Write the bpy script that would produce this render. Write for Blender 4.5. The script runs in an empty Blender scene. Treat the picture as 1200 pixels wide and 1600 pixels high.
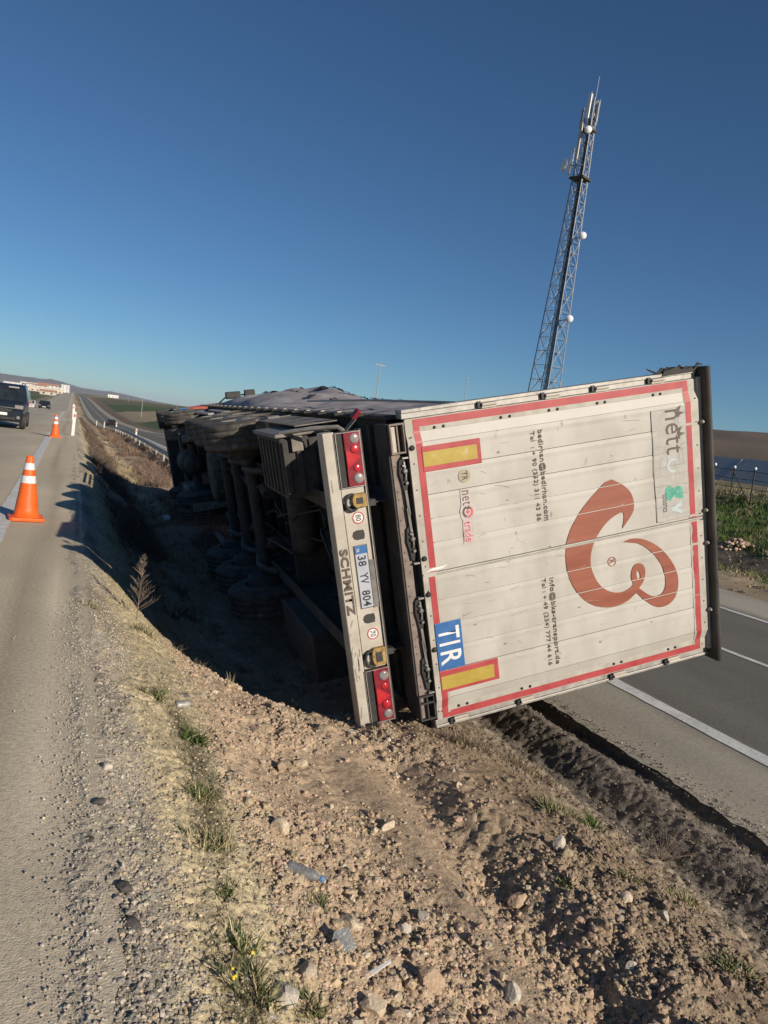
import bpy, bmesh, math, random
import numpy as np
from mathutils import Matrix, Vector

S = bpy.context.scene
rng = np.random.default_rng(7)
random.seed(7)

# ------------------------------------------------------------------ camera, sky, sun, exposure
CAM_H = 1.75
def setup_view():
    a, p, r = [math.radians(v) for v in (22.7, 6.0, 7.0)]
    F = Vector((math.sin(a)*math.cos(p), math.cos(a)*math.cos(p), -math.sin(p)))
    R0 = Vector((math.cos(a), -math.sin(a), 0)); U0 = R0.cross(F)
    R = R0*math.cos(r)+U0*math.sin(r); U = -R0*math.sin(r)+U0*math.cos(r)
    cd = bpy.data.cameras.new('camera'); c = bpy.data.objects.new('camera', cd)
    S.collection.objects.link(c)
    c.matrix_world = Matrix(((R.x, U.x, -F.x, 0), (R.y, U.y, -F.y, 0), (R.z, U.z, -F.z, CAM_H), (0, 0, 0, 1)))
    cd.sensor_fit = 'VERTICAL'; cd.sensor_height = 32.0; cd.lens = 24.0
    cd.clip_start = 0.05; cd.clip_end = 60000
    S.camera = c
setup_view()
SUN_AZ, SUN_EL = 155.0, 22.0        # degrees clockwise from +Y, above the horizon
w = bpy.data.worlds.new('World'); S.world = w; w.use_nodes = True
nt = w.node_tree; bg = nt.nodes['Background']
sky = nt.nodes.new('ShaderNodeTexSky'); sky.sky_type = 'NISHITA'; sky.sun_disc = False
sky.sun_elevation = math.radians(SUN_EL); sky.sun_rotation = math.radians(SUN_AZ)
sky.air_density = 1.0; sky.dust_density = 0.0; sky.ozone_density = 5.0; sky.altitude = 1500
wb = nt.nodes.new('ShaderNodeVectorMath'); wb.operation = 'MULTIPLY'; wb.inputs[1].default_value = (.90, 1.13, 1.21)   # the phone's cool white balance
nt.links.new(sky.outputs[0], wb.inputs[0]); nt.links.new(wb.outputs[0], bg.inputs[0]); bg.inputs[1].default_value = 0.054
sl = bpy.data.lights.new('sun', 'SUN'); sl.energy = 5.0; sl.angle = math.radians(0.5); sl.color = (1.0, 0.89, 0.76)
so = bpy.data.objects.new('sun', sl); S.collection.objects.link(so)
sd = Vector((math.sin(math.radians(SUN_AZ))*math.cos(math.radians(SUN_EL)), math.cos(math.radians(SUN_AZ))*math.cos(math.radians(SUN_EL)), math.sin(math.radians(SUN_EL))))
so.rotation_euler = sd.to_track_quat('Z', 'Y').to_euler(); so.location = sd*30
vs = S.view_settings; S.display_settings.display_device = 'sRGB'
vs.view_transform = 'Standard'; vs.look = 'None'; vs.gamma = 1.0; vs.use_curve_mapping = False
vs.exposure = 0.12

# ------------------------------------------------------------------ helpers
def tag(o, label=None, cat=None, group=None, kind=None):
    if label: o['label'] = label
    if cat: o['category'] = cat
    if group: o['group'] = group
    if kind: o['kind'] = kind
    return o
def link(o, parent=None):
    S.collection.objects.link(o)
    if parent is not None: o.parent = parent
    return o
def empty(name, loc=(0, 0, 0), rz=0.0, **k):
    o = bpy.data.objects.new(name, None); o.location = loc; o.rotation_euler = (0, 0, rz)
    o.empty_display_size = .2
    link(o); tag(o, **k); return o
def copy_tree(o, parent=None):
    c = o.copy(); S.collection.objects.link(c); c.parent = parent
    for ch in list(o.children): copy_tree(ch, c)
    return c

class MB:
    def __init__(s): s.v = []; s.f = []; s.sm = []
    def add(s, vs_, fs, smooth=False):
        n = len(s.v); s.v += [tuple(map(float, p)) for p in vs_]
        s.f += [tuple(n+i for i in f) for f in fs]; s.sm += [smooth]*len(fs); return s
    def box(s, x0, x1, y0, y1, z0, z1):
        return s.add([(x0,y0,z0),(x1,y0,z0),(x1,y1,z0),(x0,y1,z0),(x0,y0,z1),(x1,y0,z1),(x1,y1,z1),(x0,y1,z1)],
                     [(0,3,2,1),(4,5,6,7),(0,1,5,4),(1,2,6,5),(2,3,7,6),(3,0,4,7)])
    def obox(s, c, size, rot):
        m = Matrix.LocRotScale(Vector(c), rot, None); h = [q/2 for q in size]
        vs_ = [m @ Vector((sx*h[0], sy*h[1], sz*h[2])) for sz in (-1,1) for sy in (-1,1) for sx in (-1,1)]
        return s.add(vs_, [(0,2,3,1),(4,5,7,6),(0,1,5,4),(1,3,7,5),(3,2,6,7),(2,0,4,6)])
    def tube(s, pts, r, n=8, cap=True):
        pts = [Vector(p) for p in pts]; rr = r if isinstance(r, (list, tuple)) else [r]*len(pts)
        vs_ = []; t0 = (pts[1]-pts[0]).normalized()
        a = t0.orthogonal().normalized()
        for i, p in enumerate(pts):
            t = (pts[min(i+1, len(pts)-1)]-pts[max(i-1, 0)]).normalized()
            a = (a-t*a.dot(t)).normalized(); b = t.cross(a)
            for k in range(n):
                q = 2*math.pi*k/n; vs_.append(p+(a*math.cos(q)+b*math.sin(q))*rr[i])
        fs = [(i*n+k, i*n+(k+1) % n, (i+1)*n+(k+1) % n, (i+1)*n+k) for i in range(len(pts)-1) for k in range(n)]
        s.add(vs_, fs, n > 4)
        if cap: s.add([vs_[k] for k in range(n)], [tuple(reversed(range(n)))]); s.add(vs_[-n:], [tuple(range(n))])
        return s
    def lathe(s, c, axis, prof, n=24, smooth=True, cap=True):
        """prof: list of (offset along axis, radius)"""
        ax = Vector(axis).normalized(); a = ax.orthogonal().normalized(); b = ax.cross(a); c = Vector(c)
        vs_ = [c+ax*h+(a*math.cos(2*math.pi*k/n)+b*math.sin(2*math.pi*k/n))*r for h, r in prof for k in range(n)]
        fs = [(i*n+k, i*n+(k+1) % n, (i+1)*n+(k+1) % n, (i+1)*n+k) for i in range(len(prof)-1) for k in range(n)]
        s.add(vs_, fs, smooth)
        if cap:
            s.add(vs_[:n], [tuple(reversed(range(n)))]); s.add(vs_[-n:], [tuple(range(n))])
        return s
    def prism(s, poly, d0, d1, m=lambda a, b, c: (a, b, c)):
        n = len(poly); vs_ = [m(x, y, d0) for x, y in poly]+[m(x, y, d1) for x, y in poly]
        return s.add(vs_, [tuple(reversed(range(n))), tuple(range(n, 2*n))]+[(k, (k+1) % n, n+(k+1) % n, n+k) for k in range(n)])
    def build(s, name, mat, parent=None, bevel=0, fix=True, **k):
        me = bpy.data.meshes.new(name); me.from_pydata(s.v, [], s.f); me.update()
        me.polygons.foreach_set('use_smooth', s.sm)
        if fix:
            bm = bmesh.new(); bm.from_mesh(me); bmesh.ops.recalc_face_normals(bm, faces=bm.faces); bm.to_mesh(me); bm.free()
        me.materials.append(mat); o = bpy.data.objects.new(name, me); link(o, parent); tag(o, **k)
        if bevel:
            b = o.modifiers.new('bevel', 'BEVEL'); b.width = bevel; b.segments = 2; b.limit_method = 'ANGLE'; b.angle_limit = 0.6
        return o

def np_mesh(name, V, Fc, mat, parent=None, col=None, smooth=False, **k):
    V = np.ascontiguousarray(V, np.float32); Fc = np.ascontiguousarray(Fc, np.int32); m = Fc.shape[1]
    me = bpy.data.meshes.new(name); me.vertices.add(len(V)); me.vertices.foreach_set('co', V.ravel())
    me.loops.add(Fc.size); me.loops.foreach_set('vertex_index', Fc.ravel())
    me.polygons.add(len(Fc)); me.polygons.foreach_set('loop_start', np.arange(0, Fc.size, m, dtype=np.int32))
    me.polygons.foreach_set('use_smooth', np.full(len(Fc), smooth))
    me.update(calc_edges=True)
    if col is not None:
        at = me.color_attributes.new('Col', 'FLOAT_COLOR', 'POINT')
        c4 = np.ones((len(V), 4), np.float32); c4[:, :3] = col; at.data.foreach_set('color', c4.ravel())
    me.materials.append(mat); o = bpy.data.objects.new(name, me); link(o, parent); tag(o, **k); return o

# ------------------------------------------------------------------ materials
def pmat(name, c1, c2=None, scale=4.0, rough=.7, metal=0.0, bump=0.0, bscale=40.0, stretch=(1, 1, 1), c3=None, s3=12.0, t3=.62,
         attr=False, spec=.4, emit=None, alpha=None, trans=0.0, contrast=(.35, .65), rvar=.12):
    m = bpy.data.materials.new(name); m.use_nodes = True; t = m.node_tree; N = t.nodes.new; L = t.links.new
    b = t.nodes['Principled BSDF']; b.inputs['Roughness'].default_value = rough; b.inputs['Metallic'].default_value = metal
    b.inputs['Specular IOR Level'].default_value = spec
    if trans: b.inputs['Transmission Weight'].default_value = trans
    tc = N('ShaderNodeTexCoord'); mp = N('ShaderNodeMapping'); mp.inputs['Scale'].default_value = stretch; L(tc.outputs['Object'], mp.inputs[0])
    n1 = N('ShaderNodeTexNoise'); n1.inputs['Scale'].default_value = scale; n1.inputs['Detail'].default_value = 7; n1.inputs['Roughness'].default_value = .62
    L(mp.outputs[0], n1.inputs['Vector'])
    r = N('ShaderNodeMapRange'); r.inputs[1].default_value = contrast[0]; r.inputs[2].default_value = contrast[1]; L(n1.outputs[0], r.inputs[0])
    mx = N('ShaderNodeMix'); mx.data_type = 'RGBA'; L(r.outputs[0], mx.inputs[0])
    if attr:
        at = N('ShaderNodeAttribute'); at.attribute_name = 'Col'
        for i, k in ((6, c1), (7, c2)):
            mm = N('ShaderNodeVectorMath'); mm.operation = 'MULTIPLY'; mm.inputs[1].default_value = k[:3]; L(at.outputs['Color'], mm.inputs[0]); L(mm.outputs[0], mx.inputs[i])
    else:
        mx.inputs[6].default_value = (*c1, 1); mx.inputs[7].default_value = (*(c2 or c1), 1)
    out = mx.outputs[2]
    if c3:
        n3 = N('ShaderNodeTexNoise'); n3.inputs['Scale'].default_value = s3; n3.inputs['Detail'].default_value = 8; n3.inputs['Roughness'].default_value = .7
        L(mp.outputs[0], n3.inputs['Vector'])
        r3 = N('ShaderNodeMapRange'); r3.inputs[1].default_value = t3; r3.inputs[2].default_value = t3+.06; L(n3.outputs[0], r3.inputs[0])
        m3 = N('ShaderNodeMix'); m3.data_type = 'RGBA'; L(r3.outputs[0], m3.inputs[0]); L(out, m3.inputs[6]); m3.inputs[7].default_value = (*c3, 1); out = m3.outputs[2]
    L(out, b.inputs['Base Color'])
    rr = N('ShaderNodeMapRange'); rr.inputs[3].default_value = max(0.03, rough-rvar); rr.inputs[4].default_value = min(1, rough+rvar); L(n1.outputs[0], rr.inputs[0]); L(rr.outputs[0], b.inputs['Roughness'])
    if bump:
        n2 = N('ShaderNodeTexNoise'); n2.inputs['Scale'].default_value = bscale; n2.inputs['Detail'].default_value = 5; L(tc.outputs['Object'], n2.inputs['Vector'])
        bu = N('ShaderNodeBump'); bu.inputs['Strength'].default_value = 1; bu.inputs['Distance'].default_value = bump; L(n2.outputs[0], bu.inputs['Height']); L(bu.outputs[0], b.inputs['Normal'])
    if emit: b.inputs['Emission Color'].default_value = (*emit, 1); b.inputs['Emission Strength'].default_value = 1
    return m

M = {}
M['ground'] = pmat('earth', (.72, .72, .72), (1.22, 1.2, 1.16), scale=23, rough=.95, bump=.006, bscale=90, attr=True, spec=.15)
M['stone'] = pmat('stones', (.78, .76, .74), (1.2, 1.2, 1.18), scale=60, rough=.93, bump=.003, bscale=120, attr=True, spec=.15)
M['plant'] = pmat('plant_blades', (.85, .85, .85), (1.15, 1.15, 1.1), scale=20, rough=.8, attr=True, spec=.2)
M['tarmac'] = pmat('tarmac', (.80, .80, .80), (1.18, 1.17, 1.15), scale=38, rough=.9, bump=.004, bscale=110, attr=True, spec=.2, c3=(.13, .12, .10), s3=55, t3=.68)
M['line'] = pmat('road_paint', (.50, .50, .47), (.68, .67, .63), scale=6, rough=.7, bump=.002, bscale=120, c3=(.26, .245, .21), s3=26, t3=.575)
M['doorwhite'] = pmat('white_door_paint', (.34, .315, .27), (.475, .45, .40), scale=1.3, rough=.5, stretch=(1.6, .8, 1), c3=(.25, .215, .17), s3=4.5, t3=.64, bump=.003, bscale=3.2, spec=.4, contrast=(.25, .6))
M['rim_white'] = pmat('grubby_white_edge', (.32, .30, .25), (.46, .43, .37), scale=7, rough=.6, c3=(.14, .11, .09), s3=24, t3=.66)
M['ridge'] = pmat('seam_edge', (.52, .5, .45), (.42, .40, .35), scale=9, rough=.4)
M['groove'] = pmat('seam_dirt', (.25, .225, .195), (.34, .31, .27), scale=8, rough=.8)
M['redtape'] = pmat('red_reflective_tape', (.33, .04, .045), (.42, .07, .07), scale=5, rough=.45, c3=(.62, .3, .26), s3=16, t3=.69)
M['yellow'] = pmat('yellow_reflective', (.34, .24, .04), (.42, .31, .06), scale=9, rough=.45, c3=(.5, .47, .38), s3=9, t3=.66)
M['tirblue'] = pmat('blue_plate', (.03, .115, .30), (.05, .15, .36), scale=9, rough=.4, c3=(.15, .13, .1), s3=15, t3=.72)
M['whitepaint'] = pmat('white_lettering', (.62, .61, .58), (.74, .73, .70), scale=20, rough=.5)
M['rust'] = pmat('rusty_bracket', (.24, .15, .055), (.42, .28, .09), scale=24, rough=.75, bump=.003, bscale=60, c3=(.12, .06, .03), s3=30, t3=.6)
M['ink'] = pmat('dark_lettering', (.085, .062, .05), (.13, .10, .08), scale=20, rough=.6)
M['black'] = pmat('black_paint', (.018, .018, .02), (.04, .04, .042), scale=9, rough=.55)
M['logo'] = pmat('brown_orange_logo', (.235, .07, .04), (.30, .10, .058), scale=3, rough=.45, c3=(.5, .3, .22), s3=26, t3=.72, stretch=(.3, 3, 1))
M['stickergrey'] = pmat('aged_sticker', (.34, .33, .30), (.43, .41, .37), scale=14, rough=.6, c3=(.5, .46, .40), s3=20, t3=.68)
M['stickeredge'] = pmat('sticker_border', (.42, .36, .34), (.52, .46, .43), scale=14, rough=.5)
M['tan'] = pmat('tan_disc', (.33, .29, .19), (.38, .33, .23), scale=20, rough=.5)
M['netred'] = pmat('print_red', (.5, .09, .11), (.55, .14, .15), scale=20, rough=.5)
M['green'] = pmat('print_green', (.05, .28, .19), (.09, .36, .26), scale=20, rough=.5)
M['paleblue'] = pmat('print_pale_blue', (.40, .47, .50), (.44, .50, .50), scale=20, rough=.5)
M['bumper'] = pmat('cream_bumper_paint', (.39, .35, .285), (.50, .46, .39), scale=6, rough=.55, c3=(.13, .09, .06), s3=16, t3=.65, bump=.0015, bscale=20)
M['plate'] = pmat('number_plate', (.36, .38, .42), (.42, .44, .48), scale=12, rough=.45)
M['sill'] = pmat('dusty_sill', (.16, .125, .105), (.27, .22, .185), scale=9, rough=.75, c3=(.05, .04, .035), s3=22, t3=.62, bump=.002, bscale=40)
M['dark'] = pmat('grimy_chassis', (.028, .027, .027), (.065, .060, .056), scale=8, rough=.75, bump=.003, bscale=30, c3=(.11, .09, .075), s3=7, t3=.63)
M['steel'] = pmat('worn_steel', (.18, .17, .16), (.34, .33, .31), scale=18, rough=.4, metal=.6, c3=(.07, .06, .05), s3=24, t3=.6)
M['alu'] = pmat('dull_aluminium', (.28, .26, .235), (.42, .40, .36), scale=12, rough=.5, metal=.3, c3=(.16, .14, .12), s3=14, t3=.62)
M['rubber'] = pmat('dusty_tyre', (.045, .042, .038), (.13, .118, .10), scale=9, rough=.9, c3=(.19, .165, .13), s3=6, t3=.58, bump=.004, bscale=50)
M['tyretop'] = pmat('mud_dust_plastic', (.12, .108, .092), (.25, .225, .19), scale=7, rough=.9, c3=(.06, .055, .05), s3=11, t3=.62, bump=.006, bscale=22)
M['tarp'] = pmat('mauve_grey_tarpaulin', (.24, .215, .215), (.40, .365, .355), scale=2.2, rough=.8, c3=(.09, .08, .08), s3=4, t3=.6, bump=.01, bscale=5)
M['blackrub'] = pmat('black_rubber', (.02, .019, .018), (.045, .042, .038), scale=10, rough=.75)
M['roofcap'] = pmat('charcoal_roof_cap', (.04, .036, .033), (.075, .068, .06), scale=4, rough=.6)
M['lampred'] = pmat('red_lens', (.17, .015, .025), (.26, .03, .04), scale=12, rough=.22, spec=.6)
M['lampbright'] = pmat('bright_red_lens', (.42, .02, .03), (.5, .035, .04), scale=12, rough=.2, spec=.6)
M['lampwhite'] = pmat('clear_lens', (.20, .18, .175), (.30, .275, .265), scale=12, rough=.2, spec=.6)
M['cabred'] = pmat('faded_red_cab', (.30, .06, .035), (.42, .10, .055), scale=5, rough=.45)
M['grey'] = pmat('grey_plastic', (.13, .12, .11), (.22, .205, .185), scale=9, rough=.7)
M['glass'] = pmat('dark_glass', (.015, .02, .025), (.03, .038, .045), scale=3, rough=.08, spec=.7)
M['cone'] = pmat('orange_cone', (.78, .105, .012), (.86, .15, .02), scale=7, rough=.5, c3=(.5, .13, .04), s3=9, t3=.60)
M['conewhite'] = pmat('cone_band', (.60, .60, .60), (.74, .73, .72), scale=14, rough=.4, c3=(.4, .35, .3), s3=18, t3=.68)
M['post'] = pmat('white_marker_post', (.62, .60, .53), (.74, .71, .64), scale=6, rough=.6)
M['galv'] = pmat('galvanised_lattice', (.24, .25, .26), (.36, .37, .38), scale=3, rough=.5, metal=.2)
M['antenna'] = pmat('antenna_white', (.76, .76, .75), (.84, .84, .83), scale=3, rough=.5)
M['carblue'] = pmat('dark_blue_car_paint', (.012, .017, .026), (.02, .028, .04), scale=3, rough=.22, spec=.6)
M['carwhite'] = pmat('white_car_paint', (.6, .6, .6), (.7, .7, .7), scale=3, rough=.3)
M['carblack'] = pmat('black_car_paint', (.012, .012, .014), (.02, .02, .022), scale=3, rough=.25)
M['bluehouse'] = pmat('render_white', (.62, .61, .58), (.75, .73, .69), scale=.2, rough=.9)
M['tilered'] = pmat('roof_terracotta', (.38, .20, .13), (.45, .26, .17), scale=.4, rough=.9)
M['beige'] = pmat('render_beige', (.48, .43, .35), (.58, .52, .43), scale=.2, rough=.9)
M['hill'] = pmat('hill_earth', (.10, .085, .07), (.16, .13, .10), scale=.002, rough=.95)
M['pet'] = pmat('clear_plastic', (.34, .36, .37), (.5, .51, .51), scale=40, rough=.25, spec=.6, trans=.6, bump=.004, bscale=60)
M['bluecap'] = pmat('blue_cap', (.08, .2, .36), (.1, .24, .42), scale=20, rough=.4)
M['paperblue'] = pmat('pale_blue_litter', (.55, .72, .85), (.7, .82, .9), scale=20, rough=.5)

# ------------------------------------------------------------------ terrain functions
_lat = np.random.default_rng(11).random((512, 512))
def vnoise(x, y, seed=0):
    x = np.asarray(x, float)+seed*37.13; y = np.asarray(y, float)+seed*91.7
    xi = np.floor(x).astype(int); yi = np.floor(y).astype(int); fx = x-xi; fy = y-yi
    fx = fx*fx*(3-2*fx); fy = fy*fy*(3-2*fy)
    a = _lat[xi & 511, yi & 511]; b = _lat[(xi+1) & 511, yi & 511]; c = _lat[xi & 511, (yi+1) & 511]; d = _lat[(xi+1) & 511, (yi+1) & 511]
    return (a*(1-fx)+b*fx)*(1-fy)+(c*(1-fx)+d*fx)*fy
def fbm(x, y, seed=0, oct=4, gain=.5):
    s = 0; amp = 1; tot = 0
    for o in range(oct):
        s = s+amp*(vnoise(x*2**o, y*2**o, seed+o*3)-.5); tot += amp; amp *= gain
    return s/tot*2
def cells(x, y, seed=0):
    """rounded clod bumps 0..1"""
    xi = np.floor(x).astype(int); yi = np.floor(y).astype(int); best = np.full(x.shape, 9.); h = np.zeros(x.shape)
    for dx in (-1, 0, 1):
        for dy in (-1, 0, 1):
            cx = xi+dx; cy = yi+dy
            px = cx+_lat[(cx+seed*7) & 511, (cy+3) & 511]; py = cy+_lat[(cx+91) & 511, (cy+seed*5) & 511]
            hh = _lat[(cx+17) & 511, (cy+seed*11+201) & 511]
            d = (x-px)**2+(y-py)**2
            d = d/(.15+.85*hh)
            k = d < best; best = np.where(k, d, best); h = np.where(k, hh, h)
    return np.clip(1-best*1.5, 0, 1)**.5*(.35+.65*h)
def sstep(a, b, x):
    t = np.clip((np.asarray(x, float)-a)/(b-a), 0, 1); return t*t*(3-2*t)
_ty = np.arange(-200, 13000, 4.)
_tz = np.interp(_ty, [0, 62, 100, 165, 250, 400, 800, 1500, 13000], [0, 0, -.5, -2.3, -3.7, -3.4, -1.2, .6, .6])
_k = np.exp(-.5*(np.arange(-8, 9)/3.)**2); _k /= _k.sum(); _tz = np.convolve(np.pad(_tz, 8, mode='edge'), _k, 'valid')
def z1(Y): return np.interp(Y, _ty, _tz)
def zo(Y):
    Y = np.asarray(Y, float)
    return -.9-np.clip(.0075*(Y-5), 0, 1.0)*(1-sstep(300, 900, Y))+.9*sstep(300, 900, Y)
RX0, RX1 = 4.98, 14.4            # far carriageway edges
def macro(X, Y):
    X = np.asarray(X, float); Y = np.asarray(Y, float)
    near = np.interp(X, [-16, -13, -11.6, -11.2, -.05, .17, .3, .6, .95, 1.35, 1.8, 2.3, 2.7, 3.2, 3.5, 3.85, 4.05, 4.2, 4.38, 4.52, 4.68, 4.80, 4.93, 5.0, 14.3],
                        [-.9, -.6, -.05, -.04, -.022, .0005, -.02, -.14, -.32, -.50, -.62, -.66, -.60, -.66, -.80, -.96, -1.04, -1.045, -.95, -.905, -.94, -1.0, -.985, -.915, -.93])
    far = np.interp(X, [-16, -13, -11.6, -11.2, -.05, .17, .3, .6, .95, 1.35, 1.8, 2.3, 2.7, 3.2, 3.5, 3.85, 4.05, 4.2, 4.38, 4.52, 4.68, 4.80, 4.93, 5.0, 14.3],
                        [-.9, -.6, -.05, -.04, -.022, .0005, -.03, -.22, -.55, -.90, -1.12, -1.2, -1.18, -1.08, -1.04, -1.04, -1.09, -1.09, -.95, -.90, -.96, -1.05, -1.02, -.915, -.93])
    s = sstep(5.2, 7.6, Y+.35*(X-2.5))
    z = near*(1-s)+far*s
    # far carriageway drops relative to the near one with distance
    dz = (zo(Y)+.9)*sstep(.6, 4.6, X)
    z = z+dz
    r = np.interp(X, [14.3, 15.6, 18, 20.5, 23, 26, 34, 39, 45, 60, 200], [-.93, -.78, -.98, -1.4, -1.2, -.7, -.1, .6, .85, 1.0, 1.0])
    z = np.where(X > 14.3, r+dz*(1-sstep(16, 40, X)), z)
    z = z+z1(Y)*(1-.75*sstep(60, 400, X))
    R = np.hypot(X, Y); az = np.degrees(np.arctan2(X, np.maximum(Y, 1e-3)))
    hill = sstep(14, 40, az)*sstep(110, 850, R)*(40+9*fbm(az/9, R/700, 5, 3))
    z = z+np.where(R > 100, hill, 0)
    z = z-np.where(X < -16, 1.6*sstep(16, 60, -X), 0)*(1-sstep(300, 900, R))
    return z
def zones(X, Y):
    """blend weights of ground kinds"""
    wob = .12*fbm(X*1.3, Y*1.3, 1, 3)+.05*fbm(X*7, Y*7, 2, 2)
    x = X+wob
    g = {}
    g['edge'] = sstep(-.05, .12, x)*(1-sstep(.38, .5, x))
    g['yel'] = sstep(.38, .5, x)*(1-sstep(.85, 1.1, x))
    g['berm'] = sstep(3.75, 4.1, x)*(1-sstep(4.9, 5.02, x))
    g['soil'] = sstep(.85, 1.1, x)*(1-sstep(3.2, 3.8, x))
    g['dull'] = sstep(3.2, 3.8, x)*(1-sstep(3.9, 4.1, x))
    return g
def micro(X, Y):
    R = np.hypot(X, Y); g = zones(X, Y); n = 1-sstep(14, 30, R)
    a = fbm(X*2.1, Y*2.1, 3, 5, .55); c1 = cells(X*11, Y*11, 1); c2 = cells(X*26+3, Y*26, 2); c3 = cells(X*4.6+7, Y*4.6, 3)
    soil = .06*a+.026*c1+.016*c2+.036*c3*sstep(.0, .5, fbm(X*1.1, Y*1.1, 8, 2)+.25)
    # wheel ruts scraped along the median, parallel to the road
    rut = np.exp(-((X-(1.93+.03*np.sin(Y*1.7)))/.16)**2)*(1-sstep(4.8, 5.5, Y)); ridge = np.exp(-((X-2.22)/.12)**2)*(1-sstep(4.8, 5.5, Y))
    soil = soil*(1-.55*rut*0)+.0
    band_ = np.exp(-((X-2.02-.03*np.sin(Y*2))/.15)**2)*(1-sstep(4.9, 5.4, Y)); pat_ = sstep(.05, .35, fbm(X*1.9, Y*1.3, 19, 3))
    soil2 = soil*(1-.8*band_)*(1-.6*pat_)+.045*band_-.05*np.exp(-((X-2.36)/.13)**2)*(1-sstep(4.9, 5.4, Y))
    yel = .022*a+.013*cells(X*22, Y*22, 4)+.010*cells(X*48, Y*48, 5)+.02*cells(X*6, Y*6, 9)*sstep(0, .3, fbm(X*2, Y*2, 15, 2))
    edge = .012*a+.007*cells(X*33, Y*33, 6)+.005*cells(X*85, Y*85, 5)
    berm = .022*a+.022*cells(X*11, Y*11, 7)+.014*c2
    dull = .05*a+.03*c1+.02*c2
    m = g['soil']*soil2+g['yel']*yel+g['edge']*edge+g['berm']*berm*(1-sstep(4.90, 4.97, X))+g['dull']*dull
    wide = .06*fbm(X*.7, Y*.7, 9, 4)*np.where(X > 14.6, 1, 0)*sstep(14.6, 17, X)*3
    med = sstep(.9, 1.4, X)*(1-sstep(4.6, 4.9, X))*sstep(14, 30, R)*.12*fbm(X*1.2, Y*.6, 12, 4)*(1-sstep(100, 250, R))
    return m*n+wide+med
def G(X, Y): return macro(X, Y)+micro(X, Y)
def gz(x, y): return float(G(np.array([float(x)]), np.array([float(y)]))[0])
def ground_color(X, Y):
    R = np.hypot(X, Y); g = zones(X, Y)
    def c(*v): return np.array(v)[None, :]
    n1 = (fbm(X*1.7, Y*1.7, 21, 4)[:, None]*.5+.5); n2 = (fbm(X*9, Y*9, 22, 3)[:, None]*.5+.5); n3 = vnoise(X*70, Y*70, 23)[:, None]
    base = c(.30, .25, .18)*(.8+.4*n1)
    edge = (c(.37, .33, .265)*(1-n1)+c(.50, .44, .34)*n1)*(.7+.6*n3)
    yel = (c(.49, .41, .25)*(1-n1)+c(.60, .51, .33)*n1)*(.68+.6*n3)
    soil = (c(.37, .285, .195)*(1-n1)+c(.50, .39, .275)*n1)*(.72+.5*n3)
    tarb = (np.exp(-((X-.36-.04*np.sin(Y*2.3))/.10)**2)*sstep(-.1, .35, fbm(X*3, Y*1.5, 25, 3)+.15))[:, None]
    yel = yel*(1-.3*tarb); edge = edge*(1-.35*tarb)
    pk = sstep(.0, .3, fbm(X*2.6, Y*2.0, 26, 4))[:, None]; yel = yel*(1-.22*pk); edge = edge*(1-pk*.1)+pk*.1*c(.45, .33, .2)
    wl = 1.0*(np.exp(-((X-.74-.06*np.sin(Y*1.9))/.085)**2)*(1-sstep(5.0, 5.8, Y))*(.35+.65*sstep(-.2, .2, fbm(X*3, Y*1.4, 27, 3))))[:, None]
    yel = yel*(1-.62*wl)
    dull = (c(.20, .165, .12)*(1-n1)+c(.27, .22, .155)*n1)*(.7+.6*n3)
    berm = (c(.11, .096, .082)*(1-n2)+c(.21, .18, .145)*n2)*(.7+.6*n3)
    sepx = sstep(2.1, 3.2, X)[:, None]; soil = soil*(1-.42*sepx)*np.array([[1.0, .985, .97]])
    w_ = sum(g.values())[:, None]; C = base*(1-np.clip(w_, 0, 1))
    for k, v in (('edge', edge), ('yel', yel), ('soil', soil), ('dull', dull), ('berm', berm)): C = C+g[k][:, None]*v
    # far median: straw with brown brush litter
    fm = (sstep(.5, 1.0, X)*(1-sstep(4.0, 4.3, X))*sstep(9, 14, Y))[:, None]
    pat = sstep(-.2, .25, fbm(X*1.1, Y*.5, 31, 4))[:, None]
    C = C*(1-fm)+fm*(c(.24, .175, .125)*(1-pat)+c(.46, .375, .235)*pat)*(.8+.4*n2)
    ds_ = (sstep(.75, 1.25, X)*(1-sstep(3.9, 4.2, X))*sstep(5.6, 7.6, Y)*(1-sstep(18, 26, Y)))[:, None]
    C = C*(1-ds_)+ds_*c(.33, .265, .20)*(.7+.6*n2)  # ditch soil colour, toned to set the depth of the trailer's shadow
    # beyond the far road
    rr = sstep(14.4, 15.2, X)[:, None]
    verge = c(.36, .28, .18)*(.75+.5*n2)
    shaded_dirt = c(.095, .08, .066)*(.7+.6*n2)  # dark gully earth, with the shade of the dip put into its colour
    grass = c(.075, .115, .03)*(.6+.8*n2); straw = c(.22, .19, .11)
    gp = sstep(-.35, .1, fbm(X*.5, Y*.5, 41, 4))[:, None]; grass = grass*gp+straw*(1-gp)*.8
    xx = (X+1.2*fbm(X*.4, Y*.4, 44, 3))
    f = verge*(1-sstep(15.7, 17, xx)[:, None])+(grass*.6+verge*.4)*(sstep(15.7, 17, xx)*(1-sstep(17.5, 19.5, xx)))[:, None]\
        + shaded_dirt*(sstep(17.5, 19.5, xx)*(1-sstep(23.5, 25.5, xx)))[:, None]+grass*(sstep(23.5, 25.5, xx)*(1-sstep(37, 40, xx)))[:, None]\
        + c(.20, .17, .11)*sstep(37, 40, xx)[:, None]*(.8+.4*n1)
    hillc = c(.15, .115, .085)*(.65+.7*(fbm(X/90, Y/160, 51, 5)[:, None]*.5+.5))
    f = f*(1-sstep(70, 160, R)[:, None])+hillc*sstep(70, 160, R)[:, None]
    C = C*(1-rr)+rr*f
    # plain with field strips, both sides
    az = np.degrees(np.arctan2(X, np.maximum(Y, .01)))
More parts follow.
